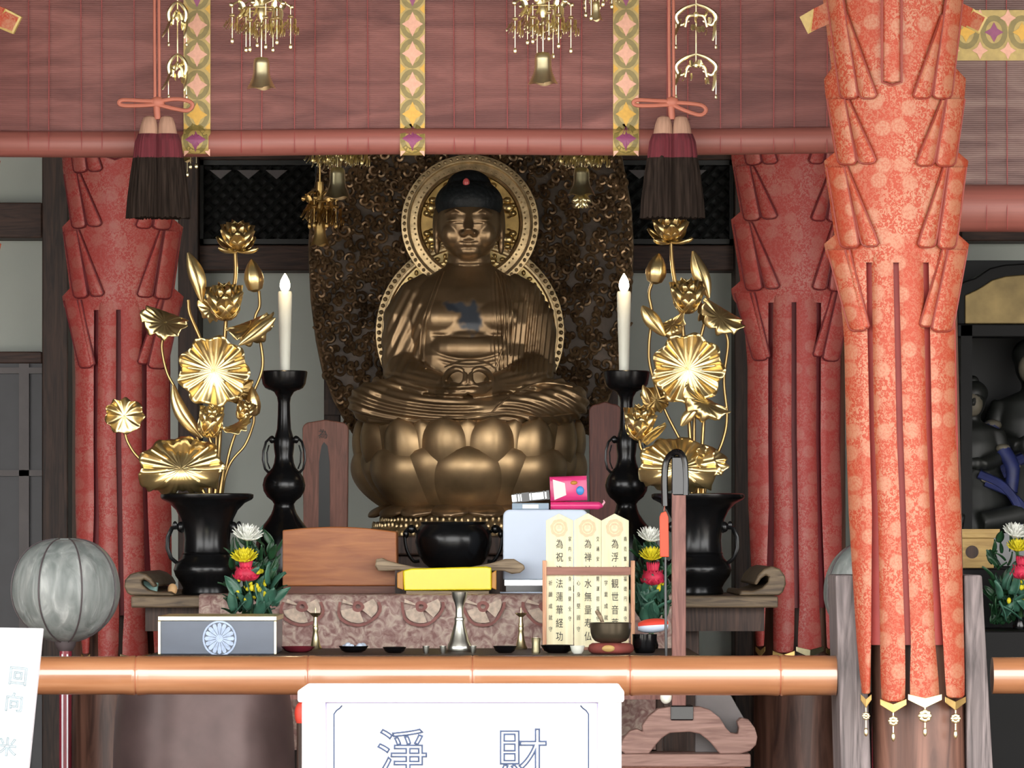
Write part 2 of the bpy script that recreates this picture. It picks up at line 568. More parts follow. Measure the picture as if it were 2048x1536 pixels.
    # lantern gauze: thin silk, half see-through, with a sheen
    m, nt, b = new_mat('lantern_gauze')
    v = coords(nt, (34, 34, 9))
    n1 = N(nt, 'ShaderNodeTexNoise', i_Scale=1.0, i_Detail=5.0, i_Distortion=1.0); nt.links.new(v, n1.inputs['Vector'])
    nt.links.new(ramp(nt, n1.outputs['Fac'], [(0.35, srgb(118, 126, 124)), (0.6, srgb(150, 156, 154)), (0.75, srgb(186, 190, 188))]), b.inputs['Base Color'])
    b.inputs['Roughness'].default_value = 0.38
    b.inputs['Alpha'].default_value = 0.86
    bump(nt, b, n1.outputs['Fac'], 0.6, 0.006)
    M['gauze'] = m
    M['lantern_rib'] = plain('lantern_rib', srgb(76, 68, 70), 0.5)


def statue_mat():
    m, nt, b = new_mat('statue_gilt')
    v = coords(nt, (7, 7, 7))
    n1 = N(nt, 'ShaderNodeTexNoise', i_Scale=1.0, i_Detail=6.0); nt.links.new(v, n1.inputs['Vector'])
    base = ramp(nt, n1.outputs['Fac'], [(0.3, (0.21, 0.138, 0.076, 1)), (0.55, (0.33, 0.222, 0.122, 1)), (0.72, (0.43, 0.30, 0.165, 1))])
    at = N(nt, 'ShaderNodeAttribute', attribute_name='wear')
    c = mix(nt, at.outputs['Fac'], base, (0.035, 0.042, 0.055, 1))
    nt.links.new(c, b.inputs['Base Color'])
    inv = N(nt, 'ShaderNodeMath', operation='MULTIPLY_ADD')
    nt.links.new(at.outputs['Fac'], inv.inputs[0]); inv.inputs[1].default_value = -0.75; inv.inputs[2].default_value = 0.8
    nt.links.new(inv.outputs[0], b.inputs['Metallic'])
    b.inputs['Roughness'].default_value = 0.37
    n2 = N(nt, 'ShaderNodeTexNoise', i_Scale=90.0, i_Detail=3.0); nt.links.new(coords(nt), n2.inputs['Vector'])
    bump(nt, b, n2.outputs['Fac'], 0.06, 0.002)
    return m


def hair_mat():
    m, nt, b = new_mat('blue_black_curls')
    vo = N(nt, 'ShaderNodeTexVoronoi', i_Scale=75.0); nt.links.new(coords(nt), vo.inputs['Vector'])
    nt.links.new(ramp(nt, vo.outputs['Distance'], [(0.0, srgb(18, 26, 30)), (0.6, srgb(10, 17, 21))]), b.inputs['Base Color'])
    b.inputs['Roughness'].default_value = 0.6
    n = N(nt, 'ShaderNodeMath', operation='MULTIPLY'); nt.links.new(vo.outputs['Distance'], n.inputs[0]); n.inputs[1].default_value = -1.0
    bump(nt, b, n.outputs[0], 0.4, 0.004)
    return m


make_materials()
# ================================================================= SETTING
def slab(name, x0, x1, y0, y1, z0, z1, m, kind='structure'):
    o = MB().box(x0, x1, y0, y1, z0, z1).build(name, m, smooth=False)
    o['kind'] = kind
    return o


slab('floor', -4.2, 4.2, -2.3, 4.9, -0.12, 0.0, M['floor'])
slab('ground', -30, 30, -40, 8, -0.75, -0.6, M['ground'])
slab('ceiling', -4.2, 4.2, -0.9, 4.9, 3.1, 3.2, M['ceiling'])
_e = MB().add([(-4.2, -2.45, 2.55), (4.2, -2.45, 2.55), (4.2, -0.9, 3.1), (-4.2, -0.9, 3.1), (-4.2, -2.45, 2.62), (4.2, -2.45, 2.62), (4.2, -0.9, 3.2), (-4.2, -0.9, 3.2)], [(0, 3, 2, 1), (4, 5, 6, 7), (0, 1, 5, 4), (1, 2, 6, 5), (2, 3, 7, 6), (3, 0, 4, 7)])
struct(_e.build('added_eave', M['ceiling'], smooth=False))  # unseen eave, added and sloped to hold back high sky light
slab('wall_left', -4.2, -4.05, -1.0, 4.9, 0, 3.1, M['beam_wood'])
slab('wall_right', 4.05, 4.2, -1.0, 4.9, 0, 3.1, M['beam_wood'])
slab('wall_back', -4.05, 4.05, 4.6, 4.75, 0, 3.1, M['plaster'])
YB = 4.6


def trim(n, px0, px1, py0, py1, Y, d, m='beam_wood'):
    o = MB().pbox(px0, px1, py0, py1, Y, d).build('trim_%d' % n, M[m], smooth=False, bevel=0.004)
    return struct(o)


def ztrim(n, px0, px1, Y, d, m='dark_wood'):
    """a post standing on the floor and reaching the ceiling"""
    a, b = P(px0, 0, Y), P(px1, 0, Y)
    o = MB().box(a.x, b.x, Y, Y + d, 0.0, 3.1).build('trim_%d' % n, M[m], smooth=False, bevel=0.004)
    return struct(o)


ztrim(1, 84, 136, 4.38, 0.22)
ztrim(2, 356, 397, 4.40, 0.2)
ztrim(3, 1469, 1506, 4.40, 0.2)
ztrim(4, 1878, 1922, 4.40, 0.2)
trim(5, 397, 1469, 490, 541, 4.46, 0.14)          # beam behind the statue
trim(6, -900, 84, 405, 476, 4.46, 0.14)           # beam of the left bay
trim(7, -900, 84, 703, 727, 4.48, 0.12)
trim(8, 1506, 1878, 490, 536, 4.46, 0.14)
trim(9, 1922, 2900, 440, 482, 4.46, 0.14)
trim(10, 397, 1469, 296, 320, 4.46, 0.14)
o = MB().box(-4.05, 4.05, 4.5, 4.6, 0, 0.66).build('baseboard_back', M['dark_wood'], smooth=False); struct(o)
o = MB().box(-4.05, 4.05, 0.34, 0.50, 2.46, 3.1).build('trim_11', M['beam_wood'], smooth=False, bevel=0.004); struct(o)   # lintel the blinds hang from


def transom(n, px0, px1, py0, py1):
    """dark lattice transom above the beam"""
    Y = 4.47
    fr = MB()
    fr.pbox(px0, px1, py0, py1, Y + 0.05, 0.05, 1)
    fr.pbox(px0, px1, py0, py0 + 12, Y, 0.06); fr.pbox(px0, px1, py1 - 10, py1, Y, 0.06)
    fr.pbox(px0, px0 + 10, py0, py1, Y, 0.06); fr.pbox(px1 - 10, px1, py0, py1, Y, 0.06)
    o = fr.build('window_%d' % n, [M['lattice'], M['lattice_back']], smooth=False)
    struct(o)
    lt = MB()
    st = 27
    for i in range(-8, int((px1 - px0) / st) + 1):
        for sgn in (1, -1):
            xa = px0 + i * st
            a = (xa, py0 + 12) if sgn == 1 else (xa, py1 - 10)
            h = (py1 - py0 - 22)
            b = (xa + h, py1 - 10) if sgn == 1 else (xa + h, py0 + 12)
            # clip to the frame
            t0 = max(0.0, (px0 + 10 - a[0]) / h); t1 = min(1.0, (px1 - 10 - a[0]) / h)
            if t1 - t0 < 0.06: continue
            A = P(a[0] + (b[0] - a[0]) * t0, a[1] + (b[1] - a[1]) * t0, Y + 0.025 + 0.008 * sgn)
            B = P(a[0] + (b[0] - a[0]) * t1, a[1] + (b[1] - a[1]) * t1, Y + 0.025 + 0.008 * sgn)
            lt.tube([A, B], 0.006, 4)
    lt.build('lattice', M['lattice'], o, smooth=False)
    tr = MB()
    for i in range(int((px1 - px0 - 30) / 56)):      # row of hanging triangles under the top rail
        x = px0 + 22 + i * 56
        tr.pprism([(x, py0 + 22), (x + 44, py0 + 22), (x + 22, py0 + 40)], Y + 0.005, 0.012)
    tr.build('carved_trim', M['door_rail'], o, smooth=False)


transom(1, 397, 640, 318, 488)
transom(2, 1235, 1469, 318, 488)

# left bay: dark sliding doors
d = MB().pbox(-420, 84, 727, 1760, 4.48, 0.1)
d = d.build('door_1', M['door_panel'], smooth=False); struct(d)
fr = MB()
for x0, x1, y0, y1 in ((-60, 38, 735, 747), (58, 84, 735, 747), (38, 58, 727, 1760), (-72, -60, 727, 1760), (-60, 84, 940, 952), (-60, 84, 1290, 1310), (-420, -72, 735, 747)):
    fr.pbox(x0, x1, y0, y1, 4.46, 0.03)
fr.build('door_frame', M['door_rail'], d, smooth=False)


# ------------------------------------------------------------- pillars
def pillar(pxt, pxb, Y, r, m):
    """round pillar from floor to ceiling, leaning a little as in the photo"""
    t = P(pxt, 0, Y); b = P(pxb, 1390, Y)
    sl = (b.x - t.x) / (t.z - b.z)
    mb = MB().tube([(b.x + sl * b.z, Y, 0.0), (t.x + sl * (t.z - 3.1), Y, 3.1)], r, 40)
    return struct(mb.build('pillar', m, base=True))


FRONT_Y = 0.0
pillar(1806, 1837, 0.0, 0.094, M['column_wood'])
pillar(-131, -162, 0.0, 0.094, M['column_wood'])
pillar(238, 238, 2.78, 0.122, M['column_wood'])
pillar(1592, 1600, 2.78, 0.122, M['column_wood'])


def post_board(px0, px1, pxb0, pxb1, label):
    Y = -0.055
    a, b, c, e = P(px0, 1150, Y), P(px1, 1150, Y), P(pxb1, 1536, Y), P(pxb0, 1536, Y)
    f = lambda p, q, z: p.x + (q.x - p.x) * (z - p.z) / (q.z - p.z)
    pts = [(a.x, a.z), (b.x, b.z), (f(b, c, 0.0), 0.0), (f(a, e, 0.0), 0.0)]
    o = MB().prism(pts, Y, Y + 0.22).build('plank', M['grey_wood'], smooth=False, bevel=0.004)
    return tag(o, label, 'plank', 'weathered planks flanking the front pillar')


post_board(1671, 1727, 1682, 1742, 'weathered grey plank left of the front pillar, where the long bamboo rail ends')
post_board(1928, 1964, 1934, 1986, 'weathered grey plank right of the front pillar, beside the short bamboo rail')


# ------------------------------------------------------------- bamboo rail
def bamboo(px0, px1, py, nodes, label, r0=40, r1=40):
    Y = 0.0
    prof = []
    xs = sorted(set([px0, px1] + [n + dx for n in nodes for dx in (-26, -7, -2.5, 0, 2.5, 7, 26)] + list(range(int(px0), int(px1), 60))))
    mb = MB()
    pts, rs = [], []
    for x in xs:
        if x < px0 or x > px1: continue
        d = min([abs(x - n) for n in nodes] + [999])
        r = r0 + (r1 - r0) * (x - px0) / (px1 - px0)
        r *= 1.0 + (0.035 if 2 < d <= 8 else (-0.03 if d <= 2 else (0.0)))
        pts.append(P(x, py, Y)); rs.append(r * 0.001)
    mb.tube(pts, rs, 40)
    th = thing('bamboo_rail', P((px0 + px1) / 2, py + 40, Y), label, 'rail', 'bamboo rails across the front')
    mb.build('pole', M['bamboo'], th, sharp=60)
    for n in nodes:
        r = (r0 + (r1 - r0) * (n - px0) / (px1 - px0)) * 0.001
        ring = MB().tube([P(n - 2.2, py, Y), P(n, py, Y), P(n + 2.2, py, Y)], [r * 1.0, r * 0.985, r * 1.0], 40)
        ring.build('node_ring', M['bamboo_node'], th)
    return th


bamboo(-120, 1672, 1351, [-60, 273, 617, 945, 1259, 1559], 'long shiny orange bamboo rail lying across the front of the altar', 38, 40)
bamboo(1984, 2500, 1351, [2160, 2420], 'short bamboo rail at the right edge, beyond the front pillar', 37, 37)


# ------------------------------------------------------------- brocade wrap of a pillar
def strip(mb, rows, T, d0, puff, mi=0, nu=7):
    """a padded ribbon: rows of (py, xl, xr); d0 lifts it off the ground cloth"""
    rings = []
    for i, (y, xl, xr) in enumerate(rows):
        front, back = [], []
        e = 1.0 if 0 < i < len(rows) - 1 else 0.35
        for j in range(nu):
            t = j / (nu - 1)
            x = xl + (xr - xl) * t
            h = puff * e * (1 - abs(2 * t - 1) ** 3.0)
            front.append(T(x, y, d0 + 0.002 + h))
            back.append(T(x, y, d0 - 0.004))
        rings.append(front + back[::-1])
    mb.loft(rings, mi)


def rows_of(pts, n):
    """resample (y, xl, xr) control rows to n rows with a rounded foot"""
    y0, y1 = pts[0][0], pts[-1][0]
    out = []
    for i in range(n):
        y = y0 + (y1 - y0) * i / (n - 1)
        xl, xr = interp(pts, y)
        out.append((y, xl, xr))
    xl, xr = out[-1][1:]
    w = xr - xl
    out[-1] = (y1, xl + w * 0.02, xr - w * 0.02)
    out.append((y1 + w * 0.12, xl + w * 0.12, xr - w * 0.12))
    out.append((y1 + w * 0.17, xl + w * 0.3, xr - w * 0.3))
    return out


CXB = 1793.0
EDGE_L = [(-330, 1640), (-322, 1634), (-170, 1664), (-160, 1641), (-140, 1640), (-12, 1662), (0, 1646), (20, 1648), (136, 1663), (158, 1648), (185, 1650), (305, 1669), (322, 1648), (345, 1651), (470, 1669), (488, 1648), (512, 1653), (525, 1662)]
EDGE_R = [(-330, 1945), (-322, 1950), (-170, 1916), (-160, 1936), (-140, 1936), (-12, 1914), (0, 1926), (20, 1927), (136, 1912), (158, 1932), (185, 1930), (305, 1917), (322, 1937), (345, 1933), (470, 1918), (488, 1938), (512, 1934), (525, 1924)]
RIBBONS = [
    [(-20, 1652, 1684), (190, 1680, 1716)], [(30, 1689, 1694), (190, 1718, 1753)], [(30, 1884, 1890), (190, 1827, 1862)], [(-10, 1893, 1926), (190, 1866, 1904)],
    [(198, 1655, 1690), (322, 1676, 1713)], [(200, 1690, 1697), (320, 1716, 1752)], [(200, 1884, 1890), (325, 1833, 1868)], [(198, 1893, 1929), (325, 1872, 1911)],
    [(335, 1654, 1690), (488, 1680, 1718)], [(333, 1688, 1693), (486, 1723, 1757)], [(335, 1888, 1894), (488, 1836, 1871)], [(335, 1898, 1932), (490, 1876, 1912)],
    [(-330, 1645, 1680), (-160, 1668, 1712)], [(-320, 1684, 1690), (-160, 1714, 1750)], [(-320, 1886, 1894), (-160, 1830, 1866)], [(-330, 1898, 1936), (-160, 1870, 1910)],
    [(-140, 1648, 1684), (-32, 1672, 1712)], [(-140, 1686, 1692), (-32, 1714, 1750)], [(-140, 1886, 1894), (-32, 1828, 1864)], [(-140, 1896, 1932), (-32, 1868, 1908)],
]
LONG_R = [[(500, 1655, 1691), (655, 1698, 1733)], [(500, 1690, 1699), (652, 1718, 1738)], [(498, 1886, 1894), (648, 1840, 1864)], [(500, 1896, 1934), (655, 1863, 1906)]]
STRIPS = [
    [(505, 1672, 1732), (670, 1688, 1735), (860, 1692, 1739), (1024, 1697, 1744), (1280, 1713, 1742), (1385, 1723, 1741)],
    [(505, 1743, 1786), (860, 1748, 1793), (1024, 1756, 1800), (1280, 1760, 1810), (1396, 1762, 1811)],
    [(505, 1797, 1846), (860, 1806, 1853), (1024, 1812, 1860), (1280, 1822, 1870), (1392, 1819, 1880)],
    [(505, 1857, 1908), (860, 1864, 1911), (1024, 1870, 1922), (1280, 1886, 1928), (1390, 1892, 1930)],
]


def banner(T, label, cloth, lining, tips=True, shadow=None):
    th = thing('brocade_pillar_wrap', T(CXB, 1400, 0.0), label, 'banner', 'brocade wraps on the pillars')
    # ground cloth with shouldered tiers
    ys = sorted(set([y for y, _ in EDGE_L] + list(range(-330, 526, 12))))
    g = MB()
    nu = 21
    rings = []
    for y in ys:
        xl = interp(EDGE_L, y)[0]; xr = interp(EDGE_R, y)[0]
        fr = [T(xl + (xr - xl) * j / (nu - 1), y, 0.004 * (1 - abs(2 * j / (nu - 1) - 1) ** 6)) for j in range(nu)]
        bk = [T(xl + (xr - xl) * j / (nu - 1), y, -0.008) for j in range(nu)]
        rings.append(fr + bk[::-1])
    g.loft(rings)
    g.build('ground_cloth', cloth, th, sharp=50)
    b = MB()
    rings = []
    for i in range(16):
        y = 500 + (1290 - 500) * i / 15
        xl = 1690 + 32 * i / 15; xr = 1908 + 16 * i / 15
        fr = [T(xl + (xr - xl) * j / 14, y, -0.012) for j in range(15)]
        bk = [T(xl + (xr - xl) * j / 14, y, -0.018) for j in range(15)]
        rings.append(fr + bk[::-1])
    b.loft(rings)
    b.build('lining', lining, th)
    for pts in STRIPS:
        s = MB()
        strip(s, rows_of(pts, 26), T, 0.0, 0.008)
        s.build('streamer', cloth, th, sharp=50)
    for pts in RIBBONS + LONG_R:
        s = MB()
        lift = 0.009 if pts[0][2] - pts[0][1] < 15 else 0.012
        strip(s, rows_of(pts, 9), T, lift, 0.007)
        s.build('ribbon', cloth, th, sharp=50)
        # piping round the ribbon
        rr = rows_of(pts, 9)
        path = [T(a, y, lift + 0.001) for y, a, _ in rr] + [T(c, y, lift + 0.001) for y, _, c in rr[::-1]]
        MB().tube(path, 0.0028, 6).build('piping', M['brocade_line'] if cloth is M['brocade'] else M['lining_back'], kids_last(th))
    s = MB(); strip(s, rows_of([(-60, 1764, 1803), (158, 1764, 1803)], 9), T, 0.006, 0.003)
    s.build('centre_ribbon', cloth, th)
    path = [T(1764, y, 0.012) for y in (-60, 0, 60, 120, 164)] + [T(1784, 170, 0.012)] + [T(1803, y, 0.012) for y in (164, 120, 60, 0, -60)]
    MB().tube(path, 0.0028, 6).build('piping', M['brocade_line'] if cloth is M['brocade'] else M['lining_back'], kids_last(th))
    # side tips with gold ends near the top
    for sg, x0 in ((-1, 1652), (1, 1922)):
        t = MB()
        d = lambda a, q: T(x0 + sg * a, q, 0.004)
        e = lambda a, q: T(x0 + sg * a, q, -0.006)
        o_ = [(-6, 2), (26, 18), (52, 34), (36, 66), (-6, 48)]
        vs = [d(*p) for p in o_] + [e(*p) for p in o_]
        t.add(vs, [(0, 1, 2, 3, 4), (9, 8, 7, 6, 5)] + [(i, i + 5, (i + 1) % 5 + 5, (i + 1) % 5) for i in range(5)])
        t.build('side_tip', cloth, th)
        t = MB()
        o_ = [(24, 17), (53, 34), (36, 68), (10, 54)]
        d = lambda a, q: T(x0 + sg * a, q, 0.006)
        e = lambda a, q: T(x0 + sg * a, q, -0.008)
        vs = [d(*p) for p in o_] + [e(*p) for p in o_]
        t.add(vs, [(0, 1, 2, 3), (7, 6, 5, 4)] + [(i, i + 4, (i + 1) % 4 + 4, (i + 1) % 4) for i in range(4)])
        t.build('gold_end', M['khaki'], th)
    # metal tips and pendants at the streamer ends
    for (xl, xr, y, big) in ((1722, 1742, 1392, 0), (1761, 1812, 1402, 0), (1817, 1883, 1392, 1), (1891, 1931, 1397, 0)):
        w = xr - xl; c = (xl + xr) / 2
        m = MB()
        o_ = [(xl - 1, y - 4), (c, y + (4 if big else 6)), (xr + 1, y - 4), (xr + 1, y + 8), (c, y + 24), (xl - 1, y + 8)]
        vs = [T(a, q, 0.013) for a, q in o_] + [T(a, q, -0.006) for a, q in o_]
        m.add(vs, [(0, 1, 2, 3, 4, 5)[::-1], tuple(range(6, 12))] + [(i, (i + 1) % 6, (i + 1) % 6 + 6, i + 6) for i in range(6)])
        tip = m.build('metal_tip', M['brass'] if big else M['gold_dull'], th, smooth=False, bevel=0.001)
        q = MB()
        q.tube([T(c, y + 20, 0.004), T(c, y + 70, 0.004)], 0.0013, 6)
        r = 13 if big else (10 if w > 25 else 8)
        cc = T(c, y + 40, 0.004)
        for a in range(8):
            q.ball(cc + Vector((math.cos(a * PI / 4) * r * 0.0006, 0, math.sin(a * PI / 4) * r * 0.0006)), r * 0.00045, 0.003, r * 0.00045, 8, 6)
        q.ball(cc, r * 0.0006, 0.005, r * 0.0006, 10, 8)
        q.ball(T(c, y + 72, 0.004), 0.0042, 0.0042, 0.009, 10, 8)
        q.build('pendant', M['brass'], th)
    return th


def kids_last(th):
    last = None
    for o in COL.objects:
        if o.parent is th: last = o
    return last


def Tfront(px, py, d):
    u = (px - CXB - 26 * max(0.0, (py - 520) / 880)) / 143.0
    return P(px, py, -0.135 + 0.105 * min(u * u, 1.3) - d)


def Tback(cx, yo):
    Yb = 2.60
    sc = 0.845
    def T(px, py, d):
        u = (px - CXB) / 143.0
        lean = 26 * max(0.0, (py - 520) / 880)
        x = cx + (px - CXB - lean * 0.75) * sc
        y = yo + (py - 490) * sc
        if py > 700:
            y = yo + 210 * sc + (py - 700) * sc * 0.93
        p = P(x, y, Yb)
        p.y = Yb + 0.11 * min(u * u, 1.3) - d
        return p
    return T


bf = banner(Tfront, 'orange-red flowered brocade wrap on the front right pillar, brightly lit with gold tips', M['brocade'], M['lining'])
bl = copy_tree(bf)
bl.location.x = P(-160, 0, -0.1).x - (P(CXB, 0, -0.1).x - bf.location.x)
bl['label'] = 'brocade pillar wrap at the top left edge, only its pink and gold tip showing'
banner(Tback(238, 590), 'crimson brocade wrap on the rear left pillar, behind the round lantern', M['brocade_back'], M['lining_back'])
banner(Tback(1589, 575), 'crimson brocade wrap on the rear right pillar, half hidden by the front pillar', M['brocade_back'], M['lining_back'])


# ------------------------------------------------------------- bamboo blinds
def motif(mb, cx, cy, Yf, mi, rw=21, rh=25, ring=True, ax=25, ay=30):
    def q(a, b, l=0.0012): return P(cx + a, cy + b, Yf(cy + b) - l)
    if ring:
        n = 20
        vs, fs = [], []
        for i in range(n):
            t = 2 * PI * i / n
            vs.append(q(ax * math.cos(t), ay * math.sin(t), 0.0006)); vs.append(q(ax * 0.62 * math.cos(t), ay * 0.66 * math.sin(t), 0.0006))
        for i in range(n):
            j = (i + 1) % n
            fs.append((2 * i, 2 * j, 2 * j + 1, 2 * i + 1))
        mb.add(vs, fs, None, 1)
    vs, fs = [q(0, 0)], []
    for st in range(1, 7):
        for i in range(8):
            t = 2 * PI * i / 8
            f = (1.0 if i % 2 == 0 else 0.50) * st / 6
            vs.append(q(rw * f * math.cos(t), rh * f * math.sin(t)))
    for i in range(8):
        j = (i + 1) % 8
        fs.append((0, 1 + i, 1 + j))
        for st in range(5):
            fs.append((1 + st * 8 + i, 9 + st * 8 + i, 9 + st * 8 + j, 1 + st * 8 + j))
    mb.add(vs, fs, None, mi)


BY = 0.42


def blind(px0, px1, pyt, roll0, roll1, body, label, bands, hband=None):
    th = thing('bamboo_blind', P((px0 + px1) / 2, roll1, BY), label, 'blind', 'rolled bamboo blinds')
    b = MB().pbox(px0, px1, pyt, roll0 + 10, BY, 0.006)
    b.build('slat_sheet', body, th, smooth=False)
    rr = (roll1 - roll0) / 2
    pts, rs = [], []
    n = 60
    for i in range(n + 1):
        x = px0 + (px1 - px0) * i / n
        pts.append(P(x, (roll0 + roll1) / 2 + 2.0 * math.sin(x * 0.006) - (x - 800) * 0.004, BY)); rs.append(rr * k(BY))
    MB().tube(pts, rs, 24).build('bottom_roll', M['blind_roll'], th)
    t = MB()
    x = 56.5 - 106.5 * math.ceil((56.5 - px0) / 106.5) + 106.5
    while x < px1 - 50:
        for xx in (x, x + 41):
            if px0 + 3 < xx < px1 - 3:
                wob = RNG.uniform(-3, 3)
                t.tube([P(xx + wob, pyt, BY - 0.002), P(xx + wob * 0.5, (pyt + roll0) / 2, BY - 0.002), P(xx, roll0 + 2, BY - 0.002)], 0.0011, 5)
                q = [P(xx, (roll0 + roll1) / 2 + rr * 1.02 * math.sin(a), BY - rr * k(BY) * 1.02 * math.cos(a)) for a in [(-0.9 + 0.25 * i) for i in range(8)]]
                t.tube(q, 0.0009, 5)
        x += 106.5
    t.build('stitching', M['thread'], th)
    rk = rr * k(BY)
    yc = (roll0 + roll1) / 2

    def Yf(y):
        dz = (y - yc) / rr
        if abs(dz) < 1 and y > roll0 - 2:
            return min(BY - 0.004, BY - rk * math.sqrt(max(0.0, 1 - dz * dz)) - 0.003)
        return BY - 0.004 if y < yc else BY - 0.003
    for (xl, xr, off) in bands:
        m = MB()
        ys = [pyt, -100, 0, 100, 200, roll0 - 12] + [yc + rr * math.sin(a) for a in np.linspace(-PI / 2, PI / 2 * 0.98, 12)]
        rings = []
        for y in ys:
            dx = -4.0 if y > roll0 + 12 and off else 0.0
            rings.append([P(xl + dx, y, Yf(y)), P(xr + dx, y, Yf(y)), P(xr + dx, y, Yf(y) + 0.0025), P(xl + dx, y, Yf(y) + 0.0025)])
        m.loft(rings)
        c = (xl + xr) / 2
        seq = [(48, 2), (107, 2), (168, 2), (228, 3), (277, 4), (-12, 4), (-71, 2), (-130, 3)]
        for y, col in seq:
            motif(m, c - (3 if off and y > 250 else 0), y + off, Yf, col)
        for y in (18, 78, 137, 198, 255, 303, -42, -100):
            for sg in (-1, 1):
                e = (xr - xl) / 2 - 1
                cc = 2 if int(y / 60) % 2 else 3
                vs = [P(c + sg * e, y - 10, Yf(y) - 0.0012), P(c + sg * (e - 10), y, Yf(y) - 0.0012), P(c + sg * e, y + 10, Yf(y) - 0.0012)]
                m.add(vs, [(0, 1, 2)], None, cc)
        m.build('brocade_band', [M['khaki'], M['olive'], M['pinkd'], M['yellowd'], M['purpled']], th, smooth=False, fix=False)
    if hband:
        y0, y1 = hband
        m = MB().pbox(px0, px1, y0, y1, BY - 0.004, 0.003)
        for i in range(14):
            x = 1876 + i * 56
            if x > px1 - 30: break
            motif(m, x, (y0 + y1) / 2 - 6, lambda y: BY - 0.004, 4 if i % 2 == 0 else 3, 19, 20, True, 27, 34)
            motif(m, x + 28, y0 + 16, lambda y: BY - 0.004, 2, 16, 18, False)
            motif(m, x + 28, y1 - 20, lambda y: BY - 0.004, 2, 16, 18, False)
        m.build('brocade_band', [M['khaki'], M['olive'], M['pinkd'], M['yellowd'], M['purpled']], th, smooth=False, fix=False)
    return th


blind(-420, 1792, -212, 258, 311, M['blind'], 'wide mauve bamboo blind with three vertical brocade bands, hanging above the statue', [(367, 421, 2), (800, 850, 0), (1226, 1278, 0)])
blind(1818, 2500, -212, 375, 470, M['blind_grey'], 'greyish bamboo blind with a horizontal brocade band, right of the front pillar', [], (20, 121))
# ================================================================= STATUE AND THRONE
SY = 3.35
SK = k(SY)
SCX = 938.0


def S(x, y, d=0.0):
    """statue space: x pixels from the statue axis, y photo row, d pixels of depth towards the back"""
    return Vector(((SCX - HX + x) * SK, SY + d * SK, CZ - (y - HY) * SK))


def sball(mb, x, y, d, rx, rz, ry, nu=24, nv=16):
    mb.ball(S(x, y, d), rx * SK, ry * SK, rz * SK, nu, nv)


def remesh(mb, voxel, smooth_it):
    me = bpy.data.meshes.new('tmp')
    me.from_pydata([tuple(p) for p in mb.v], [], mb.f)
    bm = bmesh.new(); bm.from_mesh(me); bmesh.ops.recalc_face_normals(bm, faces=bm.faces); bm.to_mesh(me); bm.free()
    o = bpy.data.objects.new('tmp', me)
    COL.objects.link(o)
    r = o.modifiers.new('r', 'REMESH'); r.mode = 'VOXEL'; r.voxel_size = voxel
    s_ = o.modifiers.new('s', 'SMOOTH'); s_.iterations = smooth_it; s_.factor = 0.5
    dg = bpy.context.evaluated_depsgraph_get(); dg.update()
    out = bpy.data.meshes.new_from_object(o.evaluated_get(dg))
    bpy.data.objects.remove(o); bpy.data.meshes.remove(me)
    return out


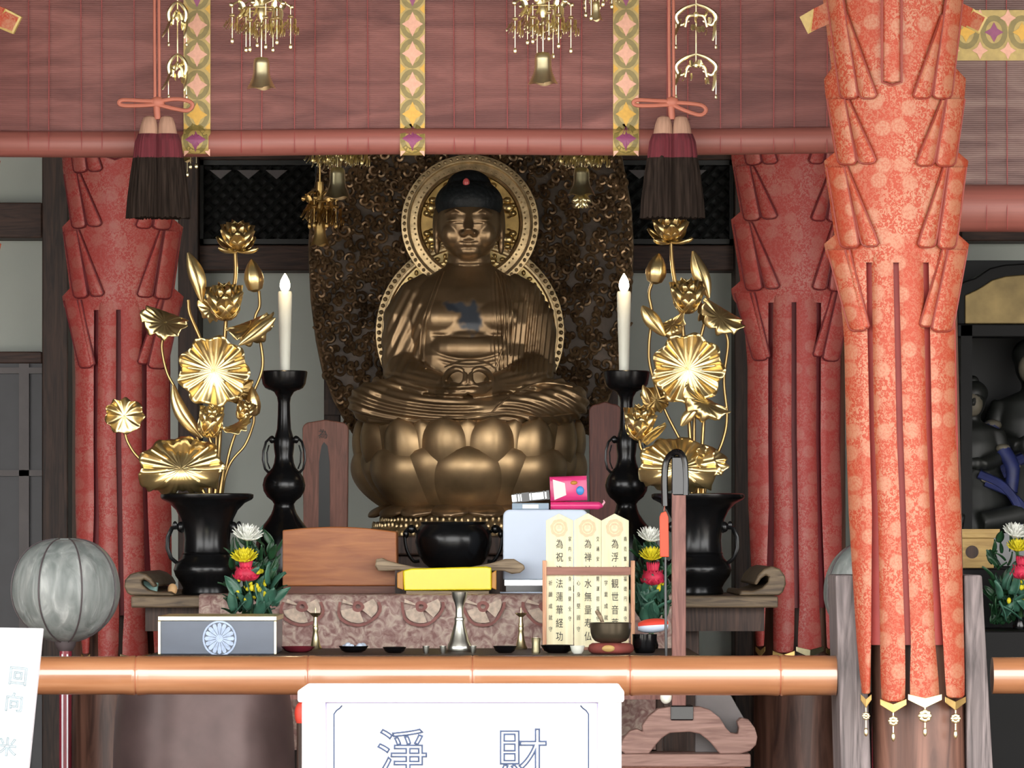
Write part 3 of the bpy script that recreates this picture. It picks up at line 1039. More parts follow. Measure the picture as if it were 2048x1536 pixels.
def make_statue():
    b = MB()
    # torso, neck
    rings = []
    for y, hw, hd, d in ((862, 150, 105, 0), (800, 140, 102, 0), (745, 126, 96, -2), (715, 124, 96, -6), (690, 126, 90, -2), (650, 134, 92, 0), (610, 132, 86, 2), (580, 118, 74, 4), (558, 92, 60, 6), (543, 66, 50, 6), (532, 47, 44, 4), (515, 42, 42, 2), (490, 42, 42, 2)):
        rings.append([S(hw * math.copysign(abs(math.cos(a)) ** 0.9, math.cos(a)), y, d + hd * math.copysign(abs(math.sin(a)) ** 0.9, math.sin(a))) for a in [2 * PI * i / 32 for i in range(32)]])
    b.loft(rings)
    for sg in (-1, 1):
        sball(b, sg * 46, 640, -52, 56, 42, 42)         # breast
        b.tube([S(sg * 70, 566, 4), S(sg * 98, 596, 2), S(sg * 122, 640, 0), S(sg * 126, 690, -4), S(sg * 127, 750, -14)], [v * SK for v in (30, 46, 50, 49, 46)], 20)
        b.tube([S(sg * 128, 748, -20), S(sg * 96, 766, -90), S(sg * 44, 776, -150)], [v * SK for v in (44, 33, 21)], 18)
        # hanging sleeve between arm and knee
        b.tube([S(sg * 126, 745, -30), S(sg * 120, 785, -80), S(sg * 80, 806, -130)], [v * SK for v in (46, 36, 22)], 16)
        # thigh and knee
        b.tube([S(sg * 70, 808, -10), S(sg * 130, 806, -60), S(sg * 182, 806, -98)], [v * SK for v in (52, 50, 46)], 22)
        sball(b, sg * 184, 808, -100, 54, 42, 56)
        b.tube([S(sg * 184, 815, -112), S(sg * 110, 824, -156), S(sg * 20, 829, -168), S(sg * -60, 828, -150)], [v * SK for v in (38, 33, 29, 24)], 18)
        # ear with a long lobe
        sball(b, sg * 65, 452, 6, 8, 40, 15)
        sball(b, sg * 64, 490, 4, 7, 20, 9)
    sball(b, 0, 700, -58, 84, 44, 50)                   # belly
    sball(b, 0, 822, -120, 176, 28, 70)                 # cloth over the crossed shins
    sball(b, 0, 842, -90, 190, 14, 90)
    # head
    sball(b, 0, 448, -6, 64, 66, 70, 32, 24)
    sball(b, 0, 480, -18, 53, 42, 52)
    sball(b, 0, 505, -40, 27, 17, 26)                   # chin
    for sg in (-1, 1):
        sball(b, sg * 31, 472, -46, 24, 26, 22)         # cheek
        sball(b, sg * 26, 446, -60, 17, 7, 11)          # closed eyelid
        sball(b, sg * 11, 472, -74, 7, 5.5, 8)          # nostril wing
        b.tube([S(sg * 8, 432, -71), S(sg * 26, 423, -68), S(sg * 48, 432, -52)], [3.5 * SK, 4.0 * SK, 3.0 * SK], 10)   # brow
    b.tube([S(0, 428, -66), S(0, 450, -76), S(0, 470, -86)], [6 * SK, 7 * SK, 10 * SK], 14)
    sball(b, 0, 487.5, -64, 15, 3.4, 9)
    sball(b, 0, 493.5, -62, 12, 3.8, 9)
    # hands in the lap: palms laid one on the other, forefingers raised back to back against the thumbs
    for sg in (-1, 1):
        b.tube([S(sg * 58, 778, -150), S(sg * 40, 784, -168), S(sg * 6, 788, -182)], [15 * SK, 17 * SK, 13 * SK], 14, flat=0.8)
        b.tube(spline([S(sg * 44, 772, -172), S(sg * 30, 790, -200), S(sg * 4, 793, -205)], 10), [6.5 * SK] * 10, 10)    # little finger side
        b.tube(spline([S(sg * 42, 776, -178), S(sg * 26, 784, -206), S(sg * -2, 786, -208)], 10), [6.5 * SK] * 10, 10)
        b.tube(spline([S(sg * 40, 780, -180), S(sg * 20, 779, -210), S(sg * -4, 780, -212)], 10), [6.2 * SK] * 10, 10)
        b.tube(spline([S(sg * 34, 776, -196), S(sg * 20, 782, -212), S(sg * 7, 772, -214), S(sg * 6, 752, -208)], 14), [6.2 * SK] * 10 + [5.6 * SK, 5.2 * SK, 4.8 * SK, 4.2 * SK], 10)   # forefinger
        b.tube(spline([S(sg * 46, 766, -168), S(sg * 38, 752, -190), S(sg * 22, 745, -202), S(sg * 8, 750, -206)], 12), [7 * SK] * 8 + [6.4 * SK, 6 * SK, 5.4 * SK, 4.6 * SK], 10)   # thumb
    me = remesh(b, 0.0031, 5)
    # carve folds into the robe by moving vertices along their normals
    n = len(me.vertices)
    co = np.empty(n * 3); me.vertices.foreach_get('co', co); co = co.reshape(-1, 3)
    no = np.empty(n * 3); me.vertices.foreach_get('normal', no); no = no.reshape(-1, 3)
    X = co[:, 0] / SK - (SCX - HX)
    Yp = HY - (co[:, 2] - CZ) / SK
    D = (co[:, 1] - SY) / SK
    sm = lambda a, lo, hi: np.clip((a - lo) / (hi - lo), 0, 1) ** 2 * (3 - 2 * np.clip((a - lo) / (hi - lo), 0, 1))
    amp = np.zeros(n)
    # proper left arm (right in the picture): fine vertical pleats
    w = sm(X, 72, 88) * sm(Yp, 560, 610) * (1 - sm(Yp, 735, 765))
    amp += w * 2.6 * np.sin((X + 0.10 * (Yp - 640)) * 0.62)
    # other arm: slanting folds falling from the shoulder
    w = sm(-X, 84, 100) * sm(Yp, 545, 590) * (1 - sm(Yp, 740, 765))
    amp += w * 1.3 * np.sin((X * 0.9 + 0.42 * (Yp - 560)) * 0.34)
    # robe over the belly side
    w = sm(X, 40, 62) * (1 - sm(X, 74, 90)) * sm(Yp, 540, 565) * (1 - sm(Yp, 735, 750))
    amp += w * 2.0 * np.sin((X - 0.06 * (Yp - 560)) * 0.8)
    # legs: long folds sweeping from each knee
    front = sm(-D, 20, 60)
    wl = sm(Yp, 768, 786) * sm(-X, -40, 10) * front
    rad = np.sqrt(((X + 20) * 0.40) ** 2 + (Yp - 730) ** 2)
    amp += wl * 2.4 * np.sin(rad * 0.52)
    wr = sm(Yp, 764, 782) * sm(X, 48, 80) * front
    rad = np.sqrt(((X - 70) * 0.62) ** 2 + ((Yp - 872)) ** 2 * 1.3)
    amp += wr * 2.2 * np.sin(rad * 0.46)
    # forearm sleeves
    w = sm(np.abs(X), 56, 74) * sm(Yp, 742, 752) * (1 - sm(Yp, 772, 786)) * front
    amp += w * 1.6 * np.sin((Yp * 0.9 + np.abs(X) * 0.25) * 0.5)
    # belly crease and breast line
    inner = (1 - sm(np.abs(X), 44, 66)) * front
    amp += -2.6 * inner * np.exp(-((Yp - 722 - 0.0030 * X ** 2 * -1) / 3.2) ** 2)
    amp += -2.0 * inner * np.exp(-((Yp - 735 + 0.0030 * X ** 2) / 3.0) ** 2)
    amp += -3.0 * (1 - sm(np.abs(X), 58, 80)) * front * np.exp(-((Yp - 678 + 0.06 * np.abs(X)) / 3.5) ** 2)
    # neck rings
    amp += -1.6 * (np.abs(X) < 44) * np.exp(-((Yp - 527) / 1.8) ** 2) - 1.2 * (np.abs(X) < 48) * np.exp(-((Yp - 536 + 0.006 * X ** 2) / 1.8) ** 2)
    # eye slits and mouth line
    amp += -2.2 * front * np.exp(-((Yp - 449.5 - 0.004 * (np.abs(X) - 26) ** 2) / 1.4) ** 2) * (1 - sm(np.abs(np.abs(X) - 26), 13, 20))
    amp += -2.0 * front * np.exp(-((Yp - 490.5 + 0.004 * X ** 2) / 1.3) ** 2) * (1 - sm(np.abs(X), 14, 21))
    co = co + no * (amp * SK)[:, None]
    me.vertices.foreach_set('co', co.ravel())
    # worn dark patch on the chest
    rag = np.array([noise.noise(Vector((x * 0.09, y * 0.09, 1.7))) for x, y in zip(X, Yp)])
    e1 = ((X - 4) / 21) ** 2 + ((Yp - 640) / 34) ** 2
    e2 = ((X + 22 - 0.3 * (Yp - 622)) / 30) ** 2 + ((Yp - 618) / 13) ** 2
    wear = np.clip(1.6 - np.minimum(e1, e2 * 1.15) * 1.2 + rag * 1.1, 0, 1) * (D < -20) * (Yp < 700) * (Yp > 590)
    at = me.attributes.new('wear', 'FLOAT', 'POINT')
    at.data.foreach_set('value', wear.astype(np.float32))
    me.name = 'body'
    me.materials.clear(); me.materials.append(M['statue'])
    me.polygons.foreach_set('use_smooth', [True] * len(me.polygons))
    base = S(0, 850, 0)
    th = thing('seated_statue', base, 'large dark gilt temple statue seated cross-legged in meditation with blue-black hair', 'statue')
    bvh = BVHTree.FromPolygons([Vector(c) for c in co], [tuple(p.vertices) for p in me.polygons])
    me.transform(Matrix.Translation(-base))
    o = bpy.data.objects.new('body', me); COL.objects.link(o); o.parent = th

    def on(x, y, lift=1.0):
        h = bvh.ray_cast(S(x, y, -900), Vector((0, 1, 0)))
        return (h[0] + Vector((0, -lift * SK, 0))) if h[0] is not None else S(x, y, -60)

    # hair: cap, low topknot, thousands of curls as bumps
    h = MB()
    sball(h, 0, 406, 2, 68, 50, 73, 40, 28)
    sball(h, 0, 372, 8, 45, 33, 44, 32, 22)
    sball(h, 0, 438, 20, 69, 50, 52, 40, 24)
    hm = remesh(h, 0.0032, 3)
    hm.transform(Matrix.Translation(-base)); hm.name = 'hair'
    hm.materials.clear(); hm.materials.append(M['hair'])
    hm.polygons.foreach_set('use_smooth', [True] * len(hm.polygons))
    ho = bpy.data.objects.new('hair', hm); COL.objects.link(ho); ho.parent = th
    j = MB(); sball(j, -5, 369, -49, 7, 9, 6, 16, 10); j.build('hair_jewel', M['jewel'], th)['label'] = 'small red jewel set in the hair'
    # robe hems drawn over the body
    hems = [
        ([(-50, 545), (-62, 580), (-76, 622), (-86, 664), (-89, 705), (-84, 742)], 3.2),
        ([(-57, 545), (-70, 582), (-84, 624), (-94, 668), (-97, 712)], 2.0),
        ([(54, 545), (64, 575), (70, 620), (71, 660), (67, 700), (54, 738)], 3.0),
        ([(61, 546), (72, 577), (78, 622), (79, 664), (75, 706), (64, 742)], 2.2),
        ([(68, 548), (80, 580), (86, 626), (87, 668), (83, 712)], 2.2),
        ([(-48, 738), (-20, 727), (12, 724), (38, 730), (52, 740)], 2.4),
        ([(-228, 828), (-170, 842), (-90, 844), (0, 838), (70, 830), (150, 838), (226, 828)], 2.6),
        ([(40, 836), (80, 800), (120, 776), (160, 770), (205, 778)], 3.0),
    ]
    for pts, r in hems:
        path = [on(p.x, p.y, 0.3) for p in spline([(x, y, 0) for x, y in pts], 26)]
        q = [path[0]] + [(path[i - 1] + path[i] * 2 + path[i + 1]) / 4 for i in range(1, len(path) - 1)] + [path[-1]]
        MB().tube(q, [r * SK * (0.5 + 0.5 * math.sin(PI * min(1, max(0, (i + 1.5) / (len(q) + 2))))) for i in range(len(q))], 8).build('robe_hem', M['statue'], th)
    return th


make_statue()

# ----------------------------------------------------------------- lotus throne
ZF = lambda y: CZ - (y - HY) * SK
TC = Vector(((SCX - HX) * SK, SY, 0))
throne = thing('lotus_throne', Vector((TC.x, SY, ZF(1072))), 'round gilt lotus throne with three rows of broad petals under the seated statue', 'pedestal')


def tpetal(phi, half, yb, yt, rb, rt, bulge, flare, mid=0.55):
    """one broad petal on the bowl; radii in statue pixels, half = half width in pixels"""
    nu, nv = 15, 18
    mb = MB()

    def fn(u, v):
        u = 2 * u - 1
        w = half * (0.62 + 0.38 * math.sin(min(1.0, v / mid) * PI / 2)) if v < mid else half * max(0.0, 1 - ((v - mid) / (1 - mid)) ** 2.6) ** 0.62
        r = rb + (rt - rb) * math.sin(v * PI / 2) ** 0.9 + flare * v ** 5
        r += bulge * (1 - u * u) * math.sin(PI * min(1, v * 0.95 + 0.05)) ** 0.7
        ridge = 3.0 * math.exp(-(u / 0.10) ** 2) * math.sin(PI * v)
        r += -7.0 * abs(u) ** 3 + ridge * 0.5
        a = phi + u * w / max(r, 60)
        y = yb + (yt - yb) * v
        return Vector((TC.x + r * SK * math.sin(a), SY - r * SK * math.cos(a), ZF(y)))
    mb.grid(fn, nu, nv)
    return mb


def tpetals(n, off, *a):
    for i in range(n):
        phi = off + 2 * PI * i / n
        tpetal(phi, *a).build('petal', M['throne'], throne, solid=0.005, fix=False)


bowl = MB().lathe([(r * SK, ZF(y)) for r, y in ((140, 1018), (168, 1000), (196, 960), (208, 910), (206, 868), (196, 862))], 64, Matrix.Translation((TC.x, SY, 0)))
bowl.build('bowl', M['throne'], throne)
fr = MB()      # pollen fringe
vs, fs = [], []
for i in range(220):
    a = 2 * PI * i / 220
    r = (205 if i % 2 else 199) * SK
    for y in (866, 846):
        vs.append((TC.x + r * math.sin(a), SY - r * math.cos(a), ZF(y)))
for i in range(220):
    j = (i + 1) % 220
    fs.append((2 * i, 2 * j, 2 * j + 1, 2 * i + 1))
vs.append((TC.x, SY, ZF(846)))
fs += [(2 * i + 1, 2 * ((i + 1) % 220) + 1, 440) for i in range(220)]
fr.add(vs, fs)
fr.build('pollen_fringe', M['throne'], throne, smooth=False)
tpetals(14, 0.0, 44, 975, 845, 180, 210, 8, 3)
tpetals(14, PI / 14, 56, 985, 841, 172, 216, 22, 5, 0.5)
tpetals(8, PI / 8, 92, 1020, 900, 150, 214, 16, 2, 0.55)
tpetals(8, 0.0, 104, 1022, 898, 150, 210, 34, 8, 0.5)
for i in range(16):
    tpetal(PI / 16 + 2 * PI * i / 16, 42, 1006, 1034, 150, 196, 8, 6, 0.5).build('base_petal', M['mandorla'], throne, solid=0.005, fix=False)
base = MB()
base.lathe([(r * SK, ZF(y)) for r, y in ((200, 1072), (204, 1062), (192, 1054), (182, 1046), (172, 1038), (166, 1030), (158, 1016), (150, 1006))], 64, Matrix.Translation((TC.x, SY, 0)))
for i in range(90):
    a = 2 * PI * i / 90
    for r, y, q in ((203, 1067, 5), (190, 1052, 5), (176, 1040, 4.5)):
        base.ball((TC.x + r * SK * math.sin(a), SY - r * SK * math.cos(a), ZF(y + RNG.uniform(-2, 2))), q * SK * 0.8, q * SK * 0.8, q * SK * 1.5, 6, 5)
base.build('carved_base', M['halo'], throne)

# ----------------------------------------------------------------- halo
HYD = 3.655
FY = lambda px, py, Y: Matrix.Translation(P(px, py, Y)) @ Matrix.Rotation(PI / 2, 4, 'X')
halo = thing('halo', P(940, 850, HYD), 'gilt double halo, a small ring behind the head and a larger one behind the shoulders', 'halo')
hk = k(HYD)


def ringband(cx, cy, prof, Y, seg=96):
    mb = MB()
    pr = prof + [prof[0]]
    return mb.lathe([(r * hk, z * hk) for r, z in pr], seg, FY(cx, cy, Y), cap=False)


ringband(940, 447, [(100, 0), (100, 8), (104, 12), (106, 7), (120, 5), (122, 12), (125, 13), (126, 8), (137, 6), (138, 0)], HYD - 0.012).build('head_ring', M['halo'], halo, fix=True)
MB().lathe([(r * hk, z * hk) for r, z in [(140, 0), (141, 7), (146, 9), (154, 7), (167, 6.4), (168, 0), (140, 0)]], 96, FY(940, 665, HYD), cap=False).build('bright_band', M['gold'], halo)
ringband(940, 665, [(146, 0), (146, 6), (150, 10), (153, 5), (168, 5), (171, 11), (175, 11), (176, 7), (188, 5), (189, 0)], HYD).build('body_ring', M['halo'], halo, fix=True)
b = MB()
for i in range(64):
    a = 2 * PI * i / 64
    for rr, q in ((131, 4.2), (111, 2.2)):
        c = P(940 + rr * math.cos(a), 447 + rr * math.sin(a), HYD - 0.02)
        b.ball(c, q * hk, q * hk, q * hk, 8, 6)
for i in range(84):
    a = 2 * PI * i / 84
    c = P(940 + 182 * math.cos(a), 665 + 182 * math.sin(a), HYD - 0.01)
    b.ball(c, 4.6 * hk, 4.6 * hk, 4.6 * hk, 8, 6)
b.build('beading', M['halo'], halo)
MB().lathe([(0.0005, 0.004), (60 * hk, 0.004), (98 * hk, 0.006), (102 * hk, 0.0), (102 * hk, -0.01), (0.0005, -0.01)], 64, FY(940, 447, HYD)).build('head_disc', M['gold_dull'], halo)
for i in range(8):                                  # lotus scrolls round the head, on the disc
    b = MB()
    a = PI / 8 + 2 * PI * i / 8
    for da, rr, q in ((0, 82, 13), (-0.16, 88, 8), (0.16, 88, 8), (0.0, 94, 6)):
        c = P(940 + rr * math.cos(a + da), 447 + rr * math.sin(a + da), HYD - 0.008)
        b.ball(c, q * hk, 0.012, q * hk * 0.9, 14, 10)
    for sg in (-1, 1):
        path = []
        for t in range(14):
            u = t / 13
            ang = a + sg * (0.14 + 0.10 * math.cos(u * 5.2))
            rr = 76 + 12 * math.sin(u * 5.2)
            path.append(P(940 + rr * math.cos(ang), 447 + rr * math.sin(ang), HYD - 0.012))
        b.tube(path, 2.4 * hk, 6)
    b.build('lotus_scroll', M['gold'], halo)
b = MB()
for i in range(60):                                 # leaf scroll inside the shoulder ring
    a = 2 * PI * i / 60
    c = P(940 + 160 * math.cos(a), 665 + 160 * math.sin(a), HYD - 0.006)
    b.ball(c, (5 + 2 * (i % 2)) * hk, 0.007, (5 + 2 * ((i + 1) % 2)) * hk, 10, 6)
b.build('leaf_scroll', M['gold_dull'], halo)

# ----------------------------------------------------------------- mandorla
MY = 3.72
mk = k(MY)
out_l = [(712, 868), (690, 832), (672, 800), (650, 742), (637, 680), (627, 600), (622, 500), (626, 420), (645, 315), (680, 240), (740, 160), (830, 80), (942, 20)]
out_r = [(1884 - x, y) for x, y in out_l[:-1]][::-1]
outline = out_l + out_r


def inside(x, y):
    c = False
    j = len(outline) - 1
    for i in range(len(outline)):
        xi, yi = outline[i]; xj, yj = outline[j]
        if (yi > y) != (yj > y) and x < (xj - xi) * (y - yi) / (yj - yi) + xi: c = not c
        j = i
    return c


mand = thing('mandorla', P(942, 868, MY), 'tall leaf-shaped dark gilt backplate carved all over with curling clouds, behind the statue', 'backplate')
MB().pprism(outline, MY, 0.05).build('backplate', M['mandorla_dark'], mand, smooth=False, bevel=0.01)
cl = MB()
pts = []
tries = 0
while len(pts) < 800 and tries < 60000:
    tries += 1
    x = RNG.uniform(622, 1262); y = RNG.uniform(150, 868)
    if not inside(x, y): continue
    if math.hypot(x - 940, y - 447) < 122 or math.hypot(x - 940, y - 665) < 170: continue
    if any((x - a) ** 2 + (y - b_) ** 2 < 11.5 ** 2 for a, b_ in pts): continue
    pts.append((x, y))
for x, y in pts:
    R_ = RNG.uniform(6, 13); a0 = RNG.uniform(0, 2 * PI); sg = RNG.choice((-1, 1)); dd = RNG.uniform(-0.004, 0.010)
    path, rs = [], []
    for i in range(18):
        u = i / 17
        rr = R_ * (0.18 + 0.95 * u)
        an = a0 + sg * u * 7.6
        path.append(P(x + rr * math.cos(an), y + rr * math.sin(an), MY - 0.006 - dd - 0.016 * (1 - u)))
        rs.append((2.0 + 2.2 * math.sin(PI * (0.12 + 0.8 * u))) * mk)
    cl.tube(path, rs, 6)
    an = a0 + sg * 7.6
    if RNG.random() < 0.6 and inside(x + R_ * 1.9 * math.cos(an), y + R_ * 1.9 * math.sin(an)):
        p = P(x + R_ * 1.25 * math.cos(an), y + R_ * 1.25 * math.sin(an), MY - 0.014 - dd)
        cl.ball(p, 5 * mk, 6 * mk, 7 * mk, 8, 6)
# curls along the rim
n = 0
per = outline + [outline[0]]
for (xa, ya), (xb, yb) in zip(outline, outline[1:]):
    L = math.hypot(xb - xa, yb - ya)
    for i in range(int(L / 15)):
        t = (i + 0.5) / max(1, int(L / 15))
        x, y = xa + (xb - xa) * t, ya + (yb - ya) * t
        x += 6 if x < 942 else -6
        a0 = RNG.uniform(0, 6.28)
        cl.tube([P(x + 8 * math.cos(a0 + q * 0.8), y + 8 * math.sin(a0 + q * 0.8), MY - 0.004) for q in range(8)], [(4.6 - 0.3 * q) * mk for q in range(8)], 6)
cl.tube([P(x, y, MY + 0.004) for x, y in out_l + out_r], 6 * mk, 8)
cl.build('cloud_carving', M['mandorla'], mand)
MB().pbox(648, 680, 730, 1075, MY + 0.07, 0.05).build('support_post', M['dark_wood'], mand, smooth=False, bevel=0.003)
MB().pbox(1205, 1236, 730, 1075, MY + 0.07, 0.05).build('support_post', M['dark_wood'], mand, smooth=False, bevel=0.003)
MB().pbox(648, 1236, 800, 830, MY + 0.05, 0.04).build('cross_bar', M['dark_wood'], mand, smooth=False)

# platform the throne, tablets and backplate stand on
zt = ZF(1072)
a, b_ = P(600, 0, 2.86), P(1290, 0, 2.86)
pl = MB()
pl.box(a.x, b_.x, 2.84, 4.02, zt - 0.05, zt)
pl.box(a.x + 0.03, b_.x - 0.03, 2.88, 3.98, 0.0, zt - 0.05)
tag(pl.build('altar_platform', M['dark_wood'], smooth=False, bevel=0.005), 'dark wooden platform behind the altar table, carrying the statue and its throne', 'platform')


def tablet(px0, px1, py0, label, m, strip_px, Y=2.95):
    th = thing('memorial_tablet', Vector((P((px0 + px1) / 2, 0, Y).x, Y + 0.015, zt)), label, 'tablet')
    yb = HY + (CZ - zt) / k(Y)
    o_ = [(px0 + 2, yb), (px0, py0 + 16)] + [(px0 + 16 - 16 * math.cos(a), py0 + 16 - 14 * math.sin(a)) for a in np.linspace(0.2, PI / 2, 6)] + [((px0 + px1) / 2, py0 - 3)] + \
        [(px1 - 16 + 16 * math.sin(a), py0 + 16 - 14 * math.cos(a)) for a in np.linspace(0, PI / 2 - 0.2, 6)] + [(px1, py0 + 16), (px1 - 2, yb)]
    MB().pprism(o_, Y, 0.03).build('board', m, th, smooth=False, bevel=0.003)
    if strip_px:
        x0, x1, y0 = strip_px
        s_ = MB().pprism([(x0, yb - 2), (x0 + 1, y0 + 62), (x0 + 6, y0 + 30), ((x0 + x1) / 2, y0 + 22), (x1 - 4, y0 + 30), (x1, y0 + 62), (x1 + 1, yb - 2)], Y - 0.002, 0.003)
        s_.build('inscription_panel', M['lattice'], th, smooth=False)
        text('為', 20 * k(Y), P((x0 + x1) / 2 - 2, y0 + 6, Y - 0.002), M['ink'], th, 'inscription')
    return th


tablet(605, 697, 842, 'reddish wooden tablet with a dark inscribed centre, left of the lotus throne', M['tablet_wood'], (637, 659, 862))
tablet(1178, 1243, 806, 'plain dark red wooden tablet, right of the lotus throne behind the candlestick', M['dark_tablet'], None)
# ================================================================= ALTAR TABLE AND WHAT STANDS ON IT
ZA = P(0, 1192, 1.75).z            # altar top
def ya(Y): return HY + (CZ - ZA) / k(Y)      # photo row where something standing on the altar top at depth Y meets it

al = thing('altar_table', Vector((P(910, 0, 2.1).x, 2.1, 0.0)), 'long dark altar table with upcurled carved ends, under the cloth and the black vases', 'table')
AX0, AX1 = P(262, 0, 1.75).x, P(1556, 0, 1.75).x
MB().box(AX0, AX1, 1.75, 2.48, ZA - 0.028, ZA).build('table_top', M['altar_wood'], al, smooth=False, bevel=0.004)
for sg, px in ((-1, 262), (1, 1556)):
    # upcurled end seen as a rounded scroll
    pts = [(0, 0), (34, 2), (24, -4), (14, -14), (8, -28), (0, -40), (-12, -46), (-24, -42), (-30, -28), (-28, -12), (-16, 0)]
    if sg > 0:
        pts = [(1478, 1191), (1482, 1181), (1505, 1182), (1524, 1176), (1536, 1164), (1538, 1154), (1532, 1150), (1522, 1158), (1513, 1171), (1508, 1167), (1516, 1150), (1528, 1138), (1544, 1132), (1560, 1138), (1570, 1152), (1572, 1168), (1566, 1184), (1558, 1191)]
    else:
        pts = [(1820 - x, 1190 + (y - 1190) * 0.82 + 1) for x, y in [(1470, 1190), (1482, 1181), (1505, 1182), (1524, 1176), (1536, 1164), (1538, 1154), (1532, 1150), (1522, 1158), (1513, 1171), (1508, 1167), (1516, 1150), (1528, 1138), (1544, 1132), (1560, 1138), (1570, 1152), (1572, 1168), (1566, 1184), (1558, 1190)]]
    o = MB().pprism(pts, 1.77, 0.66)
    o.build('scroll_end', M['altar_wood'], al, bevel=0.004, sharp=30)
for x0, x1 in ((420, 455), (1365, 1400)):
    for y0 in (1.86, 2.32):
        a, b = P(x0, 0, 1.8).x, P(x1, 0, 1.8).x
        MB().box(a, b, y0, y0 + 0.06, 0.0, ZA - 0.028).build('leg', M['dark_wood'], al, smooth=False, bevel=0.004)
MB().box(AX0 + 0.03, AX1 - 0.03, 1.80, 1.83, ZA - 0.085, ZA - 0.028).build('apron', M['dark_wood'], al, smooth=False)

# cloth over the front
cl = MB()
YC = 1.735
zc0, zc1 = ZA + 0.003, 0.62
xs = [P(398 + (1345 - 398) * i / 80, 0, YC).x for i in range(81)]
vs, fs = [], []
levels = [(2.2, zc0), (1.76, zc0), (1.742, zc0 - 0.004), (1.736, zc0 - 0.02)] + [(1.734, zc0 - 0.02 - (zc0 - 0.02 - zc1) * t / 10) for t in range(1, 11)]
for li, (y, z) in enumerate(levels):
    for i, x in enumerate(xs):
        amp = 0.0 if li < 3 else 0.007 * min(1, (li - 2) / 5)
        vs.append((x, y - amp * (1 + math.sin(i * 0.47) * 0.8 + 0.4 * math.sin(i * 1.3)), z))
for l in range(len(levels) - 1):
    for i in range(80):
        a = l * 81 + i
        fs.append((a, a + 81, a + 82, a + 1))
cl.add(vs, fs)
cloth = cl.build('altar_cloth', M['altar_cloth'], smooth=True, sharp=80, solid=0.003, fix=False)
tag(cloth, 'worn mauve brocade cloth with pale round medallions, hanging over the front of the altar table', 'cloth')
md = MB()
for i, cx in enumerate((604, 716, 842, 966, 1090)):
    for (r0, r1, mi) in ((44, 38, 0), (36, 12, 1), (12, 5, 0)):
        n = 26
        vs, fs = [], []
        for j in range(n):
            t = 2 * PI * j / n
            wob = 1 + 0.10 * math.sin(3 * t + i)
            vs.append(P(cx + r0 * 1.0 * wob * math.cos(t), 1213 + r0 * 0.92 * math.sin(t), 1.7185)); vs.append(P(cx + r1 * math.cos(t) * wob, 1213 + r1 * 0.92 * math.sin(t), 1.7185))
        for j in range(n):
            if mi == 1 and (j % 9) in (3, 4): continue
            jj = (j + 1) % n
            fs.append((2 * j, 2 * jj, 2 * jj + 1, 2 * j + 1))
        # keep the part below the table edge
        fs = [f for f in fs if all(vs[q].z < ZA - 0.003 for q in f)]
        md.add(vs, fs, None, mi)
md.build('medallions', [M['altar_ring'], M['altar_medal']], cloth, smooth=False, fix=False, solid=0.001)


def lathe_px(prof, cx, Y, seg=40, name=None, mat=None, parent=None, sx=1, sy=1, sharp=50):
    """prof: (radius px, row)"""
    q = k(Y)
    c = P(cx, 0, Y)
    return MB().lathe([(r * q, CZ - (y - HY) * q) for r, y in prof], seg, Matrix.Translation((c.x, Y, 0)), sx=sx, sy=sy).build(name, mat, parent, sharp=sharp)


def ring_handle(cx, cy, rx, ry, Y, r, name, mat, parent, a0=0.0, a1=2 * PI):
    q = k(Y)
    pts = [P(cx + rx * math.cos(a), cy + ry * math.sin(a), Y) for a in np.linspace(a0, a1, 22)]
    return MB().tube(pts, r * q, 8).build(name, mat, parent)


# black flower vases
def vase(cx, label, Y=2.0):
    yb = ya(Y)
    th = thing('flower_vase', Vector((P(cx, 0, Y).x, Y, ZA)), label, 'vase', 'black altar vases')
    lathe_px([(44, yb), (50, yb - 1), (51, yb - 6), (48, yb - 14), (53, 1166), (63, 1152), (67, 1140), (63, 1127), (52, 1116), (48, 1108), (46, 1080), (48, 1058), (53, 1038), (62, 1020), (76, 1006), (90, 999), (93, 995), (93, 989), (88, 987), (72, 996), (50, 1020), (38, 1050), (34, 1100)], cx, Y, 56, 'body', M['black'], th)
    lathe_px([(47.5, 1110), (50, 1107), (47.5, 1104)], cx, Y, 48, 'band', M['black'], th)
    for sg in (-1, 1):
        q = k(Y)
        h = MB().tube([P(cx + sg * x, y, Y) for x, y in ((46, 1062), (58, 1054), (70, 1056), (78, 1074), (79, 1096), (72, 1116), (60, 1126))], [6 * q, 5 * q, 4.6 * q, 4.4 * q, 4.4 * q, 4 * q, 4 * q], 8)
        h.ball(P(cx + sg * 52, 1054, Y), 9 * q, 7 * q, 11 * q, 10, 8)
        h.ball(P(cx + sg * 64, 1050, Y), 5 * q, 4 * q, 8 * q, 8, 6)
        h.build('handle', M['black'], th)
    return th


vase(414, 'black bronze vase with a flared mouth and ring handles, left, holding the left gilt lotus')
vase(1396, 'black bronze vase with a flared mouth and ring handles, right, behind the wooden post')


